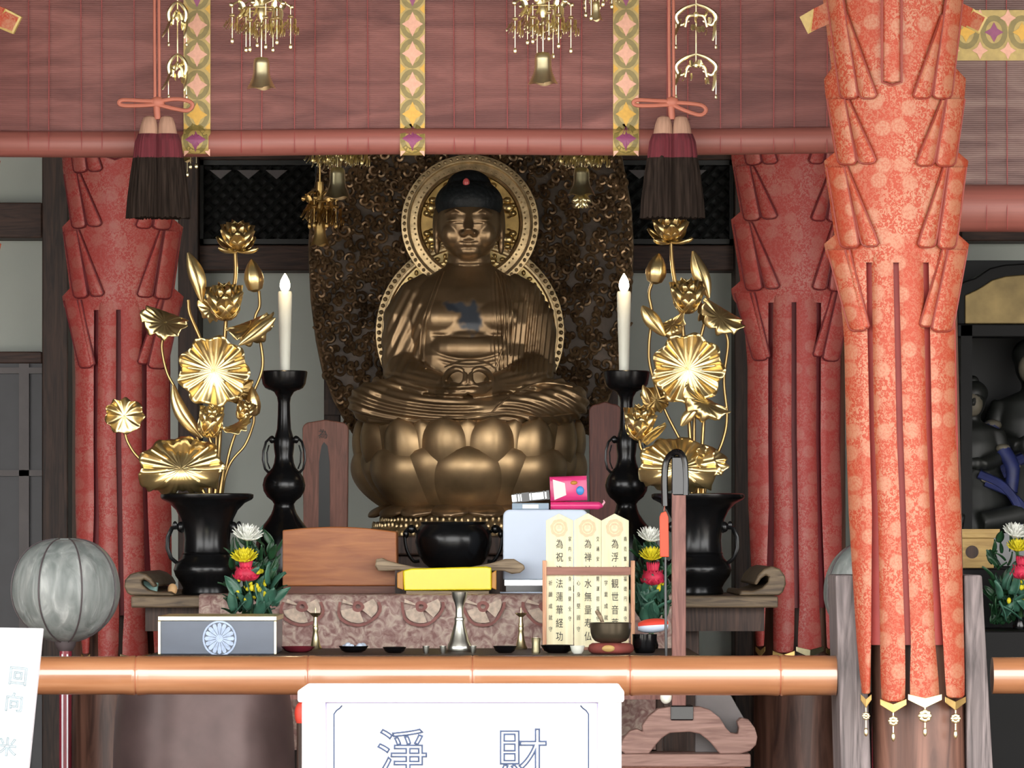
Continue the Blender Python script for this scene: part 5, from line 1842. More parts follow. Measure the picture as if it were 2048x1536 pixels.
for dx in (-6, 4, 12):
    stem(la, [(428 + dx * 1.6, 940), (426 + dx * 1.2, 985), (424 + dx, 1040)], YL - 0.03 + dx * 0.001, 4.5)

ra = thing('gilt_lotus_arrangement', P(1385, 992, YL), 'gilt lotus arrangement with a flower held out to the left, in the right black vase', 'altar flowers', 'gilt lotus arrangements')
flower(ra, 1340, 482, YL, 62, (0.0, -0.35, 1), 0.66)
flower(ra, 1374, 626, YL - 0.03, 72, (0.0, -0.4, 1), 0.5, False)
flower(ra, 1277, 878, YL - 0.08, 72, (0.05, -0.5, 1), 0.45, False)
m_ = MB(); petal_mb(m_, P(1284, 884, YL - 0.1), (0.85, -0.4, 0.5), 0.4, 62 * k(YL), 17 * k(YL), 0.3, 0.0); m_.build('loose_petal', M['gold'], ra, solid=0.0015, fix=False)
bud(ra, 1308, 568, YL, 40, 62, 0.16)
leaf(ra, 1376, 738, YL - 0.06, 71, 0.08, 0.0, 0.0, 24, 0.22, 0, None, 0.12)
leaf(ra, 1408, 804, YL - 0.09, 52, -0.75, 0.2, 0.55, 18, 0.28, 1.25, None, 0.10)
leaf(ra, 1440, 634, YL - 0.02, 48, -0.5, 0.3, 0.5, 16, 0.3, 0.9, None, 0.1)
leaf(ra, 1408, 622, YL + 0.01, 36, -0.4, 0.9, 0.3, 14, 0.3, 0.9, None, 0.1)
leaf(ra, 1346, 648, YL - 0.02, 38, -0.5, -0.6, -0.4, 14, 0.3, 1.1, None, 0.1)
rolled(ra, [(1284, 612), (1296, 630), (1312, 650), (1330, 672)], YL - 0.02, 16)
rolled(ra, [(1386, 502), (1396, 535), (1408, 565), (1418, 596)], YL, 17)
leaf(ra, 1358, 936, YL - 0.09, 80, -0.35, 0.0, 0.05, 26, 0.10, 0.6, 2.3, 0.12, 1.0)
leaf(ra, 1420, 922, YL - 0.07, 38, -0.2, 0.5, 0.3, 14, 0.25, 0.6, None, 0.1)
rolled(ra, [(1362, 852), (1372, 838), (1384, 824), (1398, 812)], YL - 0.1, 12)
leaf(ra, 1312, 800, YL + 0.03, 32, -0.3, -0.5, 0.5, 12, 0.3, 0.7, None, 0.1, mat='gold_dull')
rolled(ra, [(1286, 770), (1292, 790), (1300, 808)], YL + 0.02, 8)
stem(ra, [(1342, 478), (1346, 540), (1364, 640), (1374, 780), (1382, 900), (1392, 1040)], YL, 4)
stem(ra, [(1416, 590), (1410, 640), (1394, 720), (1388, 880), (1394, 1040)], YL + 0.02, 3.4)
stem(ra, [(1304, 566), (1298, 590), (1304, 630), (1298, 690), (1302, 740), (1330, 820), (1376, 920), (1390, 1040)], YL + 0.03, 3.2)
stem(ra, [(1450, 660), (1456, 690), (1448, 760), (1454, 830), (1446, 880), (1418, 950), (1398, 1040)], YL + 0.03, 3.2)
stem(ra, [(1278, 876), (1284, 900), (1310, 930), (1360, 970), (1388, 1040)], YL - 0.03, 3.2)
stem(ra, [(1408, 830), (1404, 900), (1396, 1040)], YL - 0.02, 3.6)
stem(ra, [(1362, 930), (1380, 970), (1392, 1040)], YL - 0.04, 4)
for dx in (-8, 2, 10):
    stem(ra, [(1394 + dx * 1.5, 930), (1394 + dx * 1.2, 985), (1395 + dx, 1040)], YL - 0.03 + dx * 0.001, 4.5)


# ================================================================= BOUQUETS
def mum(parent, px, py, Y, w, h, mat, name='chrysanthemum', tilt=0.0, layers=3):
    """chrysanthemum head seen from the side: many narrow upturned petals"""
    q = k(Y)
    m = MB()
    c = P(px, py, Y)
    axis = Vector((math.sin(tilt), -0.55, math.cos(tilt))).normalized()
    for l in range(layers):
        n = 16 - 2 * l
        for i in range(n):
            petal_mb(m, c, axis, 2 * PI * i / n + l * 0.4, h * q * (1.1 - 0.08 * l), 0.085 * w * q, 1.25 - 0.34 * l, 0.75 - 0.3 * l, 0.3, 3, 6, 0.5)
    m.ball(c + axis * (h * q * 0.25), w * q * 0.2, w * q * 0.2, h * q * 0.3, 10, 8)
    return m.build(name, mat, parent, solid=0.0008, fix=False)


def carnation(parent, px, py, Y, w, h, mat, name='carnation'):
    q = k(Y)
    m = MB()
    c = P(px, py, Y)
    for l in range(3):
        vs, fs = [], []
        na = 48
        for j in range(5):
            t = j / 4
            for i in range(na):
                a = 2 * PI * i / na
                fr = 1 + 0.08 * math.sin(a * 15 + l * 2) * t
                r = w * 0.5 * q * (0.15 + 0.85 * t) * fr * (1 - 0.25 * l)
                z = (h * q) * (-0.35 + 0.55 * t * t * (0.4 + 0.5 * l) + 0.10 * math.sin(a * 17 + l) * t + 0.12 * l)
                vs.append(c + Vector((r * math.cos(a), r * math.sin(a) * 0.9, z)))
        for j in range(4):
            for i in range(na):
                a, b = j * na + i, j * na + (i + 1) % na
                fs.append((a, b, b + na, a + na))
        m.add(vs, fs)
    m.ball(c + Vector((0, 0, -0.02 * h * q)), w * 0.44 * q, w * 0.4 * q, h * 0.38 * q, 16, 10)
    return m.build(name, mat, parent, solid=0.001, fix=False)


def leafy(mb, px, py, Y, L, W, ang, droop=0.3, yaw=0.0):
    q = k(Y)
    c = P(px, py, Y)
    axis = Vector((math.sin(ang), -0.35 + yaw, math.cos(ang)))
    petal_mb(mb, c, axis, RNG.uniform(0, 6.28), L * q, W * q, 0.1, 0.1 + droop, 0.3, 5, 7, 0.9)


def bouquet(cx, Y, items, foliage, zb, label, pot):
    th = thing('flower_bouquet', Vector((P(cx, 0, Y).x, Y, zb)), label, 'flowers', 'cut-flower bouquets')
    yb = HY + (CZ - zb) / k(Y)
    q = k(Y)
    x0, x1, y0, y1 = foliage
    st = MB()
    for kind, x, y, w, h in items:
        st.tube(spline([P(x, y + h * 0.4, Y), P((x + cx) / 2 + RNG.uniform(-4, 4), (y + y1) / 2, Y + 0.01), P(cx + RNG.uniform(-6, 6), yb - 14, Y)], 10), 2.0 * q, 6)
    st.build('stems', M['stem'], th)
    lv = MB(); lb = MB()
    for i in range(150):
        x = RNG.uniform(x0, x1); y = y0 + (y1 - y0) * RNG.random() ** 0.7
        tgt = lb if RNG.random() < 0.2 else lv
        leafy(tgt, x, y + 10, Y + RNG.uniform(0.0, 0.05), RNG.uniform(20, 44), RNG.uniform(4, 9), RNG.uniform(-0.9, 0.9), 0.5)
    for i in range(18):
        x = RNG.uniform(x0, x1); y = RNG.uniform(y0 + (y1 - y0) * 0.5, y1)
        leafy(lb, x, y + 14, Y - 0.03, RNG.uniform(34, 50), RNG.uniform(10, 15), RNG.uniform(-0.8, 0.8), 0.5)
    lv.build('foliage', M['leaf'], th, solid=0.0006, fix=False)
    lb.build('foliage', M['leaf_blue'], th, solid=0.0006, fix=False)
    for kind, x, y, w, h in items:
        Yf = Y - 0.035
        if kind == 'w': mum(th, x, y + h * 0.5, Yf, w, h, M['petal_white'], 'white_chrysanthemum', 0.15)
        elif kind == 'y': mum(th, x, y + h * 0.5, Yf, w, h, M['petal_yellow'], 'yellow_chrysanthemum', 0.0)
        elif kind == 'r': carnation(th, x, y + h * 0.2, Yf, w, h, M['petal_red'])
        elif kind == 's':
            m = MB()
            for j in range(12):
                xx, yy = x + RNG.uniform(-w / 2, w / 2), y + RNG.uniform(-h / 2, h / 2)
                m.ball(P(xx, yy, Yf + RNG.uniform(-.01, .02)), 4.6 * q, 4.6 * q, RNG.uniform(4, 8) * q, 8, 6)
            m.build('small_yellow_flowers', M['petal_yellow'], th)
    pr = MB().lathe([(r * q, zb + z * q) for r, z in ((10, 0), (14, 1), (15, 8), (12, 18), (11, 24), (9, 24), (9, 6), (1, 4))], 24, Matrix.Translation((P(cx, 0, Y).x, Y, 0)))
    pr.build('holder', pot, th)
    return th


bouquet(508, 1.50, [('w', 494, 1062, 56, 34), ('y', 489, 1108, 56, 30), ('r', 492, 1139, 52, 40), ('s', 496, 1180, 46, 46), ('s', 520, 1168, 22, 60)], (462, 552, 1062, 1226), ZT, 'left bouquet with a white, a yellow and a pink-red flower, beside the orange wooden box', M['lacquer'])
bouquet(1302, 1.52, [('w', 1299, 1066, 40, 30), ('y', 1303, 1105, 38, 28), ('r', 1306, 1146, 50, 42), ('s', 1312, 1172, 28, 22)], (1276, 1334, 1092, 1228), ZT, 'right bouquet with a white, a yellow and a red flower, beside the written plaques', M['lacquer'])
# ================================================================= HANGING BRASS ORNAMENTS
def ornament(cx, Y, crown_y, crown_r, bell_y0, bell_y1, bell_r, label, n_pend=8, seed=0, mat='brass', lotus=False, topz=3.1, plen=1.0):
    rg = random.Random(seed)
    q = k(Y)
    m_ = M[mat]
    c0 = P(cx, 0, Y)
    th = thing('hanging_ornament', P(cx, bell_y1, Y), label, 'hanging ornament', 'brass hanging ornaments with bells')
    MB().tube([(c0.x, Y, topz), P(cx, crown_y, Y), P(cx, bell_y0 + 2, Y)], [1.6 * q, 1.6 * q, 1.2 * q], 8).build('hanger', m_, th)
    lathe_px([(7, crown_y - 40), (8, crown_y - 20), (6, crown_y), (9, crown_y + 6), (5, crown_y + 22)], cx, Y, 18, 'sleeve', m_, th)
    # crown: hoop with upstanding and hanging leaf plates
    cr = MB()
    pts = [P(cx + crown_r * 0.62 * math.cos(a), crown_y, Y) + Vector((0, crown_r * 0.62 * q * math.sin(a), 0)) for a in np.linspace(0, 2 * PI, 40)]
    cr.tube(pts, 2.0 * q, 6)
    for i in range(14):
        a = 2 * PI * i / 14
        c = Vector((c0.x + crown_r * 0.62 * q * math.cos(a), Y + crown_r * 0.62 * q * math.sin(a), P(0, crown_y, Y).z))
        petal_mb(cr, c, (math.cos(a) * 0.35, math.sin(a) * 0.35, -1), 1.0, 22 * q, 7 * q, 0.2, 0.5, 0.3, 5, 6)
        if i % 2 == 0:
            petal_mb(cr, c, (math.cos(a) * 0.7, math.sin(a) * 0.7, 1), 1.0, 18 * q, 6 * q, 0.1, 0.8, 0.3, 5, 6)
    for i in range(6):
        a = 2 * PI * i / 6 + 0.3
        e = Vector((c0.x + crown_r * q * math.cos(a), Y + crown_r * q * math.sin(a), P(0, crown_y - 6, Y).z))
        mid = Vector((c0.x + crown_r * 0.5 * q * math.cos(a), Y + crown_r * 0.5 * q * math.sin(a), P(0, crown_y - 20, Y).z))
        cr.tube(spline([(c0.x, Y, P(0, crown_y - 8, Y).z), mid, e], 10), 2.2 * q, 6)
        cr.ball(e, 5 * q, 5 * q, 5 * q, 8, 6)
    cr.build('crown', m_, th, solid=0.0, fix=False)
    for i in range(n_pend):
        a = 2 * PI * i / n_pend + 0.2
        rr = crown_r * (0.95 if i % 2 == 0 else 0.62)
        px = cx + rr * math.cos(a); yo = rr * q * math.sin(a)
        l1 = rg.uniform(14, 30) * plen; l2 = rg.uniform(44, 74) * plen
        yt_ = crown_y - 4
        off = Vector((0, yo, 0))
        pd = MB()
        pd.tube([P(px, yt_, Y) + off, P(px, yt_ + l1, Y) + off, P(px, yt_ + l1 + l2, Y) + off], 0.9 * q, 5)
        cy = yt_ + l1 + 14
        for j in range(16):                      # cluster of small hanging plates
            aa = 2 * PI * j / 8 + j
            r2 = 13 * (1 if j % 2 else 0.6)
            p = P(px + r2 * math.cos(aa), cy + (j % 4) * 6 - 10, Y) + off + Vector((0, r2 * q * math.sin(aa), 0))
            petal_mb(pd, p, (math.cos(aa) * 0.3, math.sin(aa) * 0.3, -1), 0.5, 15 * q, 5.4 * q, 0.1, 0.5, 0.3, 4, 5)
        pd.ball(P(px, yt_ + l1, Y) + off, 6 * q, 6 * q, 4 * q, 8, 6)
        pd.ball(P(px, yt_ + l1 + l2, Y) + off, 3.6 * q, 3.6 * q, 6 * q, 8, 6)
        pd.build('pendant', m_, th, fix=False)
    # bell with a flared wavy skirt
    h = bell_y1 - bell_y0
    seg = 48
    prof = [(0.12, 0.0), (0.42, 0.03), (0.54, 0.10), (0.58, 0.22), (0.58, 0.5), (0.66, 0.66), (0.82, 0.84), (1.0, 1.0), (0.96, 1.0), (0.74, 0.84), (0.52, 0.6), (0.5, 0.2), (0.05, 0.12)]
    vs, fs = [], []
    for j, (r, t) in enumerate(prof):
        for i in range(seg):
            a = 2 * PI * i / seg
            w = 1 + 0.05 * math.cos(4 * a) * max(0, t - 0.6) * 2.5
            zz = bell_y0 + h * t + (3.5 * math.cos(4 * a + 0.5) * max(0, t - 0.75) * 4 * 0.6)
            vs.append((c0.x + r * bell_r * q * w * math.cos(a), Y + r * bell_r * q * w * math.sin(a), CZ - (zz - HY) * q))
    for j in range(len(prof) - 1):
        for i in range(seg):
            p0, p1 = j * seg + i, j * seg + (i + 1) % seg
            fs.append((p0, p0 + seg, p1 + seg, p1))
    MB().add(vs, fs).build('bell', m_, th)
    MB().tube([P(cx, bell_y0 + 8, Y), P(cx, bell_y1 - 4, Y)], 1.2 * q, 6).ball(P(cx, bell_y1 - 6, Y), 5 * q, 5 * q, 6 * q, 8, 6).build('clapper', m_, th)
    if lotus:
        lm = MB()
        for i in range(10):
            petal_mb(lm, P(cx, bell_y1 - 6, Y), (0, 0, -1), 2 * PI * i / 10, 30 * q, 11 * q, 1.1, 0.3, 0.4, 5, 7)
        for i in range(8):
            petal_mb(lm, P(cx, bell_y1 - 4, Y), (0, 0, -1), 2 * PI * i / 8 + 0.2, 34 * q, 9 * q, 0.7, 0.1, 0.4, 5, 7)
        lm.build('lotus_clapper', M['brass'], th, fix=False, solid=0.0008)
    return th


ornament(523, 0.22, 18, 62, 114, 176, 28, 'brass ornament with a bell hanging before the blind, left of the middle brocade band', 8, 3)
ornament(1086, 0.22, 14, 60, 104, 167, 29, 'brass ornament with crown and bell before the blind, right of the middle brocade band', 8, 5)
ornament(675, 1.25, 292, 52, 334, 396, 27, 'dim brass ornament whose bell hangs below the blind, left of the halo', 8, 8, 'brass', plen=0.4)
ornament(640, 1.75, 404, 34, 440, 490, 19, 'small dim brass ornament hanging lower, beside the left edge of the carved backplate', 6, 12, 'gold_dull', plen=0.6)
ornament(1163, 1.25, 292, 44, 334, 390, 27, 'brass bell with a shining lotus clapper, hanging below the blind right of the halo', 8, 9, 'brass', True, plen=0.4)
ornament(372, 0.75, 255, 22, 292, 322, 14, 'small bright brass bell just below the left brocade band of the blind', 5, 14, 'brass')
ornament(1192, 0.24, -58, 34, 2, 40, 13, 'small brass ornament at the top edge, left of the right brocade band', 6, 15, 'brass')


def streamer_chain(cx, Y, label, levels, seed):
    """a flat string of openwork brass plates"""
    rg = random.Random(seed)
    q = k(Y)
    th = thing('ornament_string', P(cx, levels[-1][0] + 40, Y), label, 'hanging ornament', 'strings of openwork brass plates')
    c0 = P(cx, 0, Y)
    MB().tube([(c0.x, Y, 3.1), P(cx, levels[-1][0], Y)], 1.3 * q, 6).build('hanger', M['brass'], th)
    for (y, w) in levels:
        pm = MB()
        for sg in (-1, 1):
            pm.tube(spline([P(cx, y - 22, Y), P(cx + sg * w * 0.55, y - 14, Y - 0.004), P(cx + sg * w, y + 2, Y - 0.006), P(cx + sg * w * 0.8, y + 20, Y - 0.004), P(cx + sg * w * 0.35, y + 12, Y)], 18), [2 * q + 2.6 * q * math.sin(PI * i / 17) for i in range(18)], 7)
            pm.tube(spline([P(cx, y, Y), P(cx + sg * w * 0.4, y + 4, Y - 0.005), P(cx + sg * w * 0.55, y + 24, Y - 0.003)], 10), [3.0 * q] * 10, 7)
            petal_mb(pm, P(cx + sg * w * 0.85, y + 8, Y - 0.004), (sg * 0.15, -0.2, -1), 0.4, 46 * q, 8 * q, 0.1, 0.4, 0.4, 5, 8)
            pm.tube([P(cx + sg * w, y + 2, Y), P(cx + sg * w, y + 62, Y)], 0.9 * q, 5)
            pm.ball(P(cx + sg * w, y + 64, Y), 3 * q, 3 * q, 5 * q, 8, 6)
        for j in range(7):
            p = P(cx + rg.uniform(-w, w) * 0.7, y + rg.uniform(-12, 26), Y - 0.004)
            petal_mb(pm, p, (rg.uniform(-.4, .4), -0.3, -1), rg.uniform(0, 6), 16 * q, 5 * q, 0.1, 0.6, 0.3, 4, 6)
        pm.ball(P(cx, y, Y), 6 * q, 4 * q, 7 * q, 10, 8)
        pm.build('openwork_plate', M['brass'], th, fix=False)
    return th


streamer_chain(1392, 0.33, 'string of openwork brass plates just right of the cords of the right tassel', [(-90, 36), (30, 40), (130, 40)], 3)
streamer_chain(355, 0.33, 'narrow string of openwork brass plates between the orange cords and the left brocade band', [(-80, 18), (25, 18), (130, 18)], 4)


# ================================================================= TASSELS
def tassel(cx, label, y_bow=205, flip=1, Y=0.30):
    q = k(Y)
    th = thing('tassel', P(cx + 8, 440, Y), label, 'tassel', 'cord tassels hanging before the blind')
    for dx in (-2, 7):
        c = P(cx + dx, 0, Y)
        MB().tube([(c.x - 0.002 * flip, Y, 3.1), P(cx + dx, 60, Y), P(cx + dx + 1, y_bow + 4, Y)], 3.0 * q, 8).build('cord', M['orange'], th)
    kb = MB()
    kb.ball(P(cx + 4, y_bow, Y), 15 * q, 10 * q, 12 * q, 14, 10)
    loops = [
        [(cx, y_bow - 2), (cx - 36, y_bow - 4), (cx - 66, y_bow - 5), (cx - 73, y_bow + 1), (cx - 64, y_bow + 6), (cx - 30, y_bow + 6), (cx, y_bow + 4)],
        [(cx + 8, y_bow - 3), (cx + 40, y_bow - 7), (cx + 66, y_bow - 3), (cx + 74, y_bow + 6), (cx + 64, y_bow + 16), (cx + 36, y_bow + 12), (cx + 8, y_bow + 5)],
    ]
    if flip < 0:
        loops[1] = [(cx + 8, y_bow), (cx + 40, y_bow + 2), (cx + 64, y_bow + 6), (cx + 72, y_bow + 16), (cx + 60, y_bow + 25), (cx + 30, y_bow + 16), (cx + 8, y_bow + 6)]
    for lp in loops:
        kb.tube(spline([P(a, b, Y - 0.004) for a, b in lp], 30), 4.2 * q, 8)
    kb.build('bow', M['orange'], th)
    MB().tube([P(cx + 2, y_bow + 4, Y), P(cx + 4, y_bow + 34, Y)], 7 * q, 10).build('neck', M['orange'], th)
    for sg in (-1, 1):
        tx = cx + 5 + sg * 17
        seg = 72
        def surf(prof, name, m, rough):
            vs, fs = [], []
            rg = random.Random(int(tx))
            ph = [rg.uniform(-1, 1) for _ in range(seg)]
            for (r, y, dx) in prof:
                for i in range(seg):
                    a = 2 * PI * i / seg
                    rr = r * (1 + rough * ph[i])
                    vs.append(P(tx + sg * dx + rr * math.cos(a), y + (rough * 26 * ph[(i * 7) % seg] if y > 420 else 0), Y) + Vector((0, rr * q * 0.8 * math.sin(a), 0)))
            n = len(prof)
            for j in range(n - 1):
                for i in range(seg):
                    a, b = j * seg + i, j * seg + (i + 1) % seg
                    fs.append((a, b, b + seg, a + seg))
            fs.append(tuple(range(seg))[::-1]); fs.append(tuple((n - 1) * seg + i for i in range(seg)))
            MB().add(vs, fs).build(name, m, th, sharp=80)
        surf([(6, 232, 0), (13, 236, 0), (17, 250, 1), (20, 272, 2)], 'tassel_head', M['tassel_tan'], 0.02)
        surf([(21, 268, 2), (25, 284, 4), (27, 316, 6)], 'red_fringe', M['tassel_red'], 0.05)
        surf([(26, 312, 6), (30, 350, 8), (33, 400, 11), (35, 436, 12)], 'dark_skirt', M['tassel_dark'], 0.08)
    return th


tassel(311, 'dark-skirted tassel with a red band on orange cords, before the left brocade band')
tassel(1366 - 26, 'dark-skirted tassel with a red band on orange cords, above the right gilt lotus', 205, -1)


# ================================================================= LANTERNS
def lantern(cx, cy, Y, label, rx=111, ry=104):
    q = k(Y)
    c = P(cx, cy, Y)
    base = Vector((c.x, Y, 0))
    th = thing('gauze_lantern', base, label, 'lantern', 'round gauze lanterns on red poles')
    prof = []
    for i in range(25):
        t = -PI / 2 + PI * i / 24
        r = rx * math.cos(t) ** (0.75 if t > 0 else 1.05) if abs(t) < PI / 2 - 0.01 else 0
        r = max(r, 24 if t > 0 else 16)
        prof.append((r * q, c.z + ry * q * math.sin(t)))
    nr = 8
    seg = 96
    vs, fs = [], []
    for r, z in prof:
        for i in range(seg):
            a = 2 * PI * i / seg
            rr = r * (1 - 0.035 * (1 - abs(math.sin(a * nr / 2))) * 1.0)
            vs.append((c.x + rr * math.cos(a), Y + rr * math.sin(a), z))
    for j in range(len(prof) - 1):
        for i in range(seg):
            a, b = j * seg + i, j * seg + (i + 1) % seg
            fs.append((a, b, b + seg, a + seg))
    MB().add(vs, fs).build('gauze_shade', M['gauze'], th, sharp=90)
    for j in range(nr):
        a = 2 * PI * j / nr
        a += PI / 8
        pts = [(c.x + (r + 0.0015) * math.cos(a), Y + (r + 0.0015) * math.sin(a), z) for r, z in prof]
        MB().tube(pts, 1.6 * q, 6).build('rib', M['lantern_rib'], th)
    lathe_px([(16, cy - ry - 1), (22, cy - ry + 1), (20, cy - ry + 5), (3, cy - ry + 5)], cx, Y, 32, 'top_cap', M['lantern_rib'], th)
    lathe_px([(6, cy + ry + 22), (14, cy + ry + 16), (20, cy + ry + 6), (22, cy + ry - 4)], cx, Y, 32, 'bottom_cap', M['lantern_rib'], th)
    zb = CZ - (cy + ry + 14 - HY) * q
    MB().lathe([(0.014, 0.03), (0.014, zb)], 24, Matrix.Translation((c.x, Y, 0))).build('pole', M['red_lacquer'], th)
    for dx in (-5, 5):
        MB().box(c.x + dx * q - 0.0016, c.x + dx * q + 0.0016, Y - 0.0150, Y - 0.011, 0.05, zb - 0.01).build('white_line', M['white_paint'], th, smooth=False)
    MB().lathe([(0.10, 0.0), (0.10, 0.012), (0.03, 0.026), (0.014, 0.035)], 36, Matrix.Translation((c.x, Y, 0))).build('foot', M['red_lacquer'], th)
    return th


lantern(131, 1181, 1.0, 'round grey gauze lantern on a red pole at the left, behind the bamboo rail')
lantern(1756, 1186, 1.0, 'round grey-green gauze lantern behind the front right pillar, only its left side showing')


# ================================================================= WOODEN POST STAND
Y = 0.80
q = k(Y)
zf = 0.0
st = thing('post_stand', Vector((P(1375, 0, Y).x, Y + 0.06, 0)), 'reddish wooden post on a carved arched base with scroll ends, right of the altar', 'stand')
pp_ = MB().pbox(1344, 1372, 985, 1416, Y, 0.032).build('post', M['red_wood'], st, smooth=False, bevel=0.002)
# black lacquered strap-like hook at the top
hook = []
for (x, y, w) in ((1330, 1012, 6), (1329, 960, 7), (1332, 925, 8), (1344, 908, 9), (1358, 905, 10), (1368, 920, 9), (1371, 955, 7), (1371, 990, 7)):
    hook.append((x, y, w))
MB().tube(spline([P(x, y, Y + 0.006) for x, y, w in hook], 30), [7.0 * q] * 30, 10, flat=1.5).build('hook', M['lacquer'], st)
MB().pbox(1344, 1373, 912, 992, Y - 0.001, 0.034).build('post_cap', M['lacquer'], st, smooth=False, bevel=0.004)
MB().pbox(1341, 1387, 1411, 1441, Y - 0.012, 0.07).build('socket', M['lacquer'], st, smooth=False, bevel=0.003)
arch = [(1240, 1500), (1246, 1478), (1260, 1462), (1274, 1458), (1286, 1464), (1284, 1452), (1296, 1434), (1316, 1418), (1340, 1414), (1400, 1414), (1420, 1420), (1440, 1436), (1452, 1456), (1462, 1466), (1476, 1468), (1478, 1456), (1474, 1444), (1482, 1436), (1498, 1440), (1510, 1456), (1515, 1474), (1512, 1490), (1500, 1502), (1480, 1508), (1440, 1508), (1420, 1484), (1400, 1468), (1380, 1464), (1340, 1466), (1324, 1476), (1308, 1494), (1298, 1508), (1250, 1508)]
MB().pprism(arch, Y - 0.008, 0.06).build('arched_base', M['base_wood'], st, smooth=False, bevel=0.003)
zt_ = P(0, 1507, Y).z
a, b = P(1232, 0, Y).x, P(1500, 0, Y).x
MB().box(a, b, Y - 0.03, Y + 0.12, zt_ - 0.028, zt_).build('plinth', M['base_wood'], st, smooth=False, bevel=0.003)
MB().box(a + 0.012, b - 0.012, Y - 0.02, Y + 0.11, 0.0, zt_ - 0.028).build('pedestal', M['stand_rail'], st, smooth=False, bevel=0.003)
# tassel-like orange tag and the thin rod hanging from the hook
tg = thing('orange_tag', P(1328, 1115, Y), 'long orange tag hanging from the hook of the reddish post', 'tag')
MB().tube([P(1330, 1005, Y + 0.006), P(1328, 1022, Y + 0.004)], 1.4 * q, 6).build('string', M['orange'], tg)
MB().pprism([(1322, 1026), (1332, 1022), (1337, 1034), (1338, 1114), (1320, 1114), (1319, 1034)], Y, 0.006).build('strip', M['orange_tag'], tg, smooth=False, bevel=0.0015)
rd = thing('hanging_mallet', P(1333, 1300, Y), 'thin dark mallet with a pale round head, hanging beside the reddish post', 'mallet')
MB().tube([P(1331, 1112, Y + 0.012), P(1331, 1180, Y + 0.012), P(1333, 1384, Y + 0.008)], [2.2 * q, 2.8 * q, 3.0 * q], 8).build('shaft', M['lacquer'], rd)
MB().ball(P(1332, 1394, Y + 0.006), 12 * q, 12 * q, 14 * q, 18, 12).build('head', M['wax'], rd)
gbd = MB().pprism([(1390, 1506), (1390, 1384), (1458, 1384), (1490, 1440), (1490, 1506)], Y + 0.066, 0.02).build('grey_board', M['door_rail'], smooth=False, bevel=0.003)
tag(gbd, 'grey board standing behind the right shoulder of the carved arched base', 'board')

# packet of sweets on a black cup
YQ = 1.14
yb = yt(YQ)
cp = thing('black_cup', P(1289, yb, YQ), 'black lacquer cup under the red and white packet', 'cup')
lathe_px([(17, yb - 0.2), (20, yb - 2), (24, yb - 12), (25, yb - 38), (23, yb - 38), (21, yb - 14), (2, yb - 6)], 1289, YQ, 36, 'body', M['lacquer'], cp)
b = thing('sweets_packet', P(1305, yb - 38, YQ), 'red and white wrapped packet lying on the black cup, under the right bouquet', 'packet')
rings = []
q2 = k(YQ)
for t in np.linspace(0, 1, 12):
    w = math.sin(PI * (0.06 + 0.88 * t)) ** 0.4
    c = P(1276 + 60 * t, yb - 52 - 4 * t, YQ)
    rings.append([c + Vector((0, 0.022 * w * math.cos(a), 13.5 * q2 * w * math.sin(a))) for a in [2 * PI * i / 16 for i in range(16)]])
MB().loft(rings).build('white_wrapper', M['white_plastic'], b)
rings = []
for t in np.linspace(0, 1, 12):
    w = math.sin(PI * (0.06 + 0.88 * t)) ** 0.4
    c = P(1276 + 60 * t, yb - 53 - 4 * t, YQ)
    rings.append([c + Vector((0, 0.0228 * w * math.cos(a), 14.5 * q2 * w * math.sin(a))) for a in [0.1 + (PI - 0.2) * i / 11 for i in range(12)]])
MB().loft(rings).build('red_band', M['red_bright'], b)

# ================================================================= LARGE GONG BOWL
YG = 0.62
q = k(YG)
gx = P(408, 0, YG).x
zg0 = 0.40
gs = thing('gong_stand', Vector((gx, YG, 0)), 'dark round wooden stand under the large bronze gong bowl', 'stand')
MB().lathe([(0.17, 0), (0.17, 0.04), (0.13, 0.08), (0.13, 0.30), (0.16, 0.34), (0.16, 0.36)], 48, Matrix.Translation((gx, YG, 0))).build('body', M['dark_wood'], gs)
MB().lathe([(0.15, 0.36), (0.165, 0.375), (0.165, 0.39), (0.15, 0.40), (0.01, 0.40)], 48, Matrix.Translation((gx, YG, 0))).build('cushion', M['cushion'], gs)
gb = thing('gong_bowl', Vector((gx, YG, zg0)), 'large dark bronze gong bowl in the lower left, its mouth hidden behind the bamboo rail', 'gong')
z = lambda y: CZ - (y - HY) * q
prof = [(0.05, zg0 + 0.001), (0.10, zg0 + 0.008), (0.150, zg0 + 0.04), (0.178, zg0 + 0.09), (0.190, zg0 + 0.15), (181.5 * q, z(1536)), (181 * q, z(1500)), (178 * q, z(1440)), (172 * q, z(1392)), (171 * q, z(1372)), (171 * q, z(1362)), (163 * q, z(1362)), (164 * q, z(1400)), (0.17, zg0 + 0.12), (0.10, zg0 + 0.03), (0.01, zg0 + 0.02)]
MB().lathe(prof, 96, Matrix.Translation((gx, YG, 0))).build('bowl', M['gong'], gb)
ml = thing('gong_mallet', Vector((P(601, 0, 0.40).x, 0.40, 0)), 'gong mallet with a red padded head, standing between the gong bowl and the white box', 'mallet')
MB().ball(P(601, 1428, 0.40), 12 * k(.4), 12 * k(.4), 24 * k(.4), 18, 12).build('red_head', M['red_bright'], ml)
MB().tube([(P(601, 0, 0.4).x, 0.40, 0.0), P(601, 1446, 0.4)], 0.008, 12).build('handle', M['dark_wood'], ml)

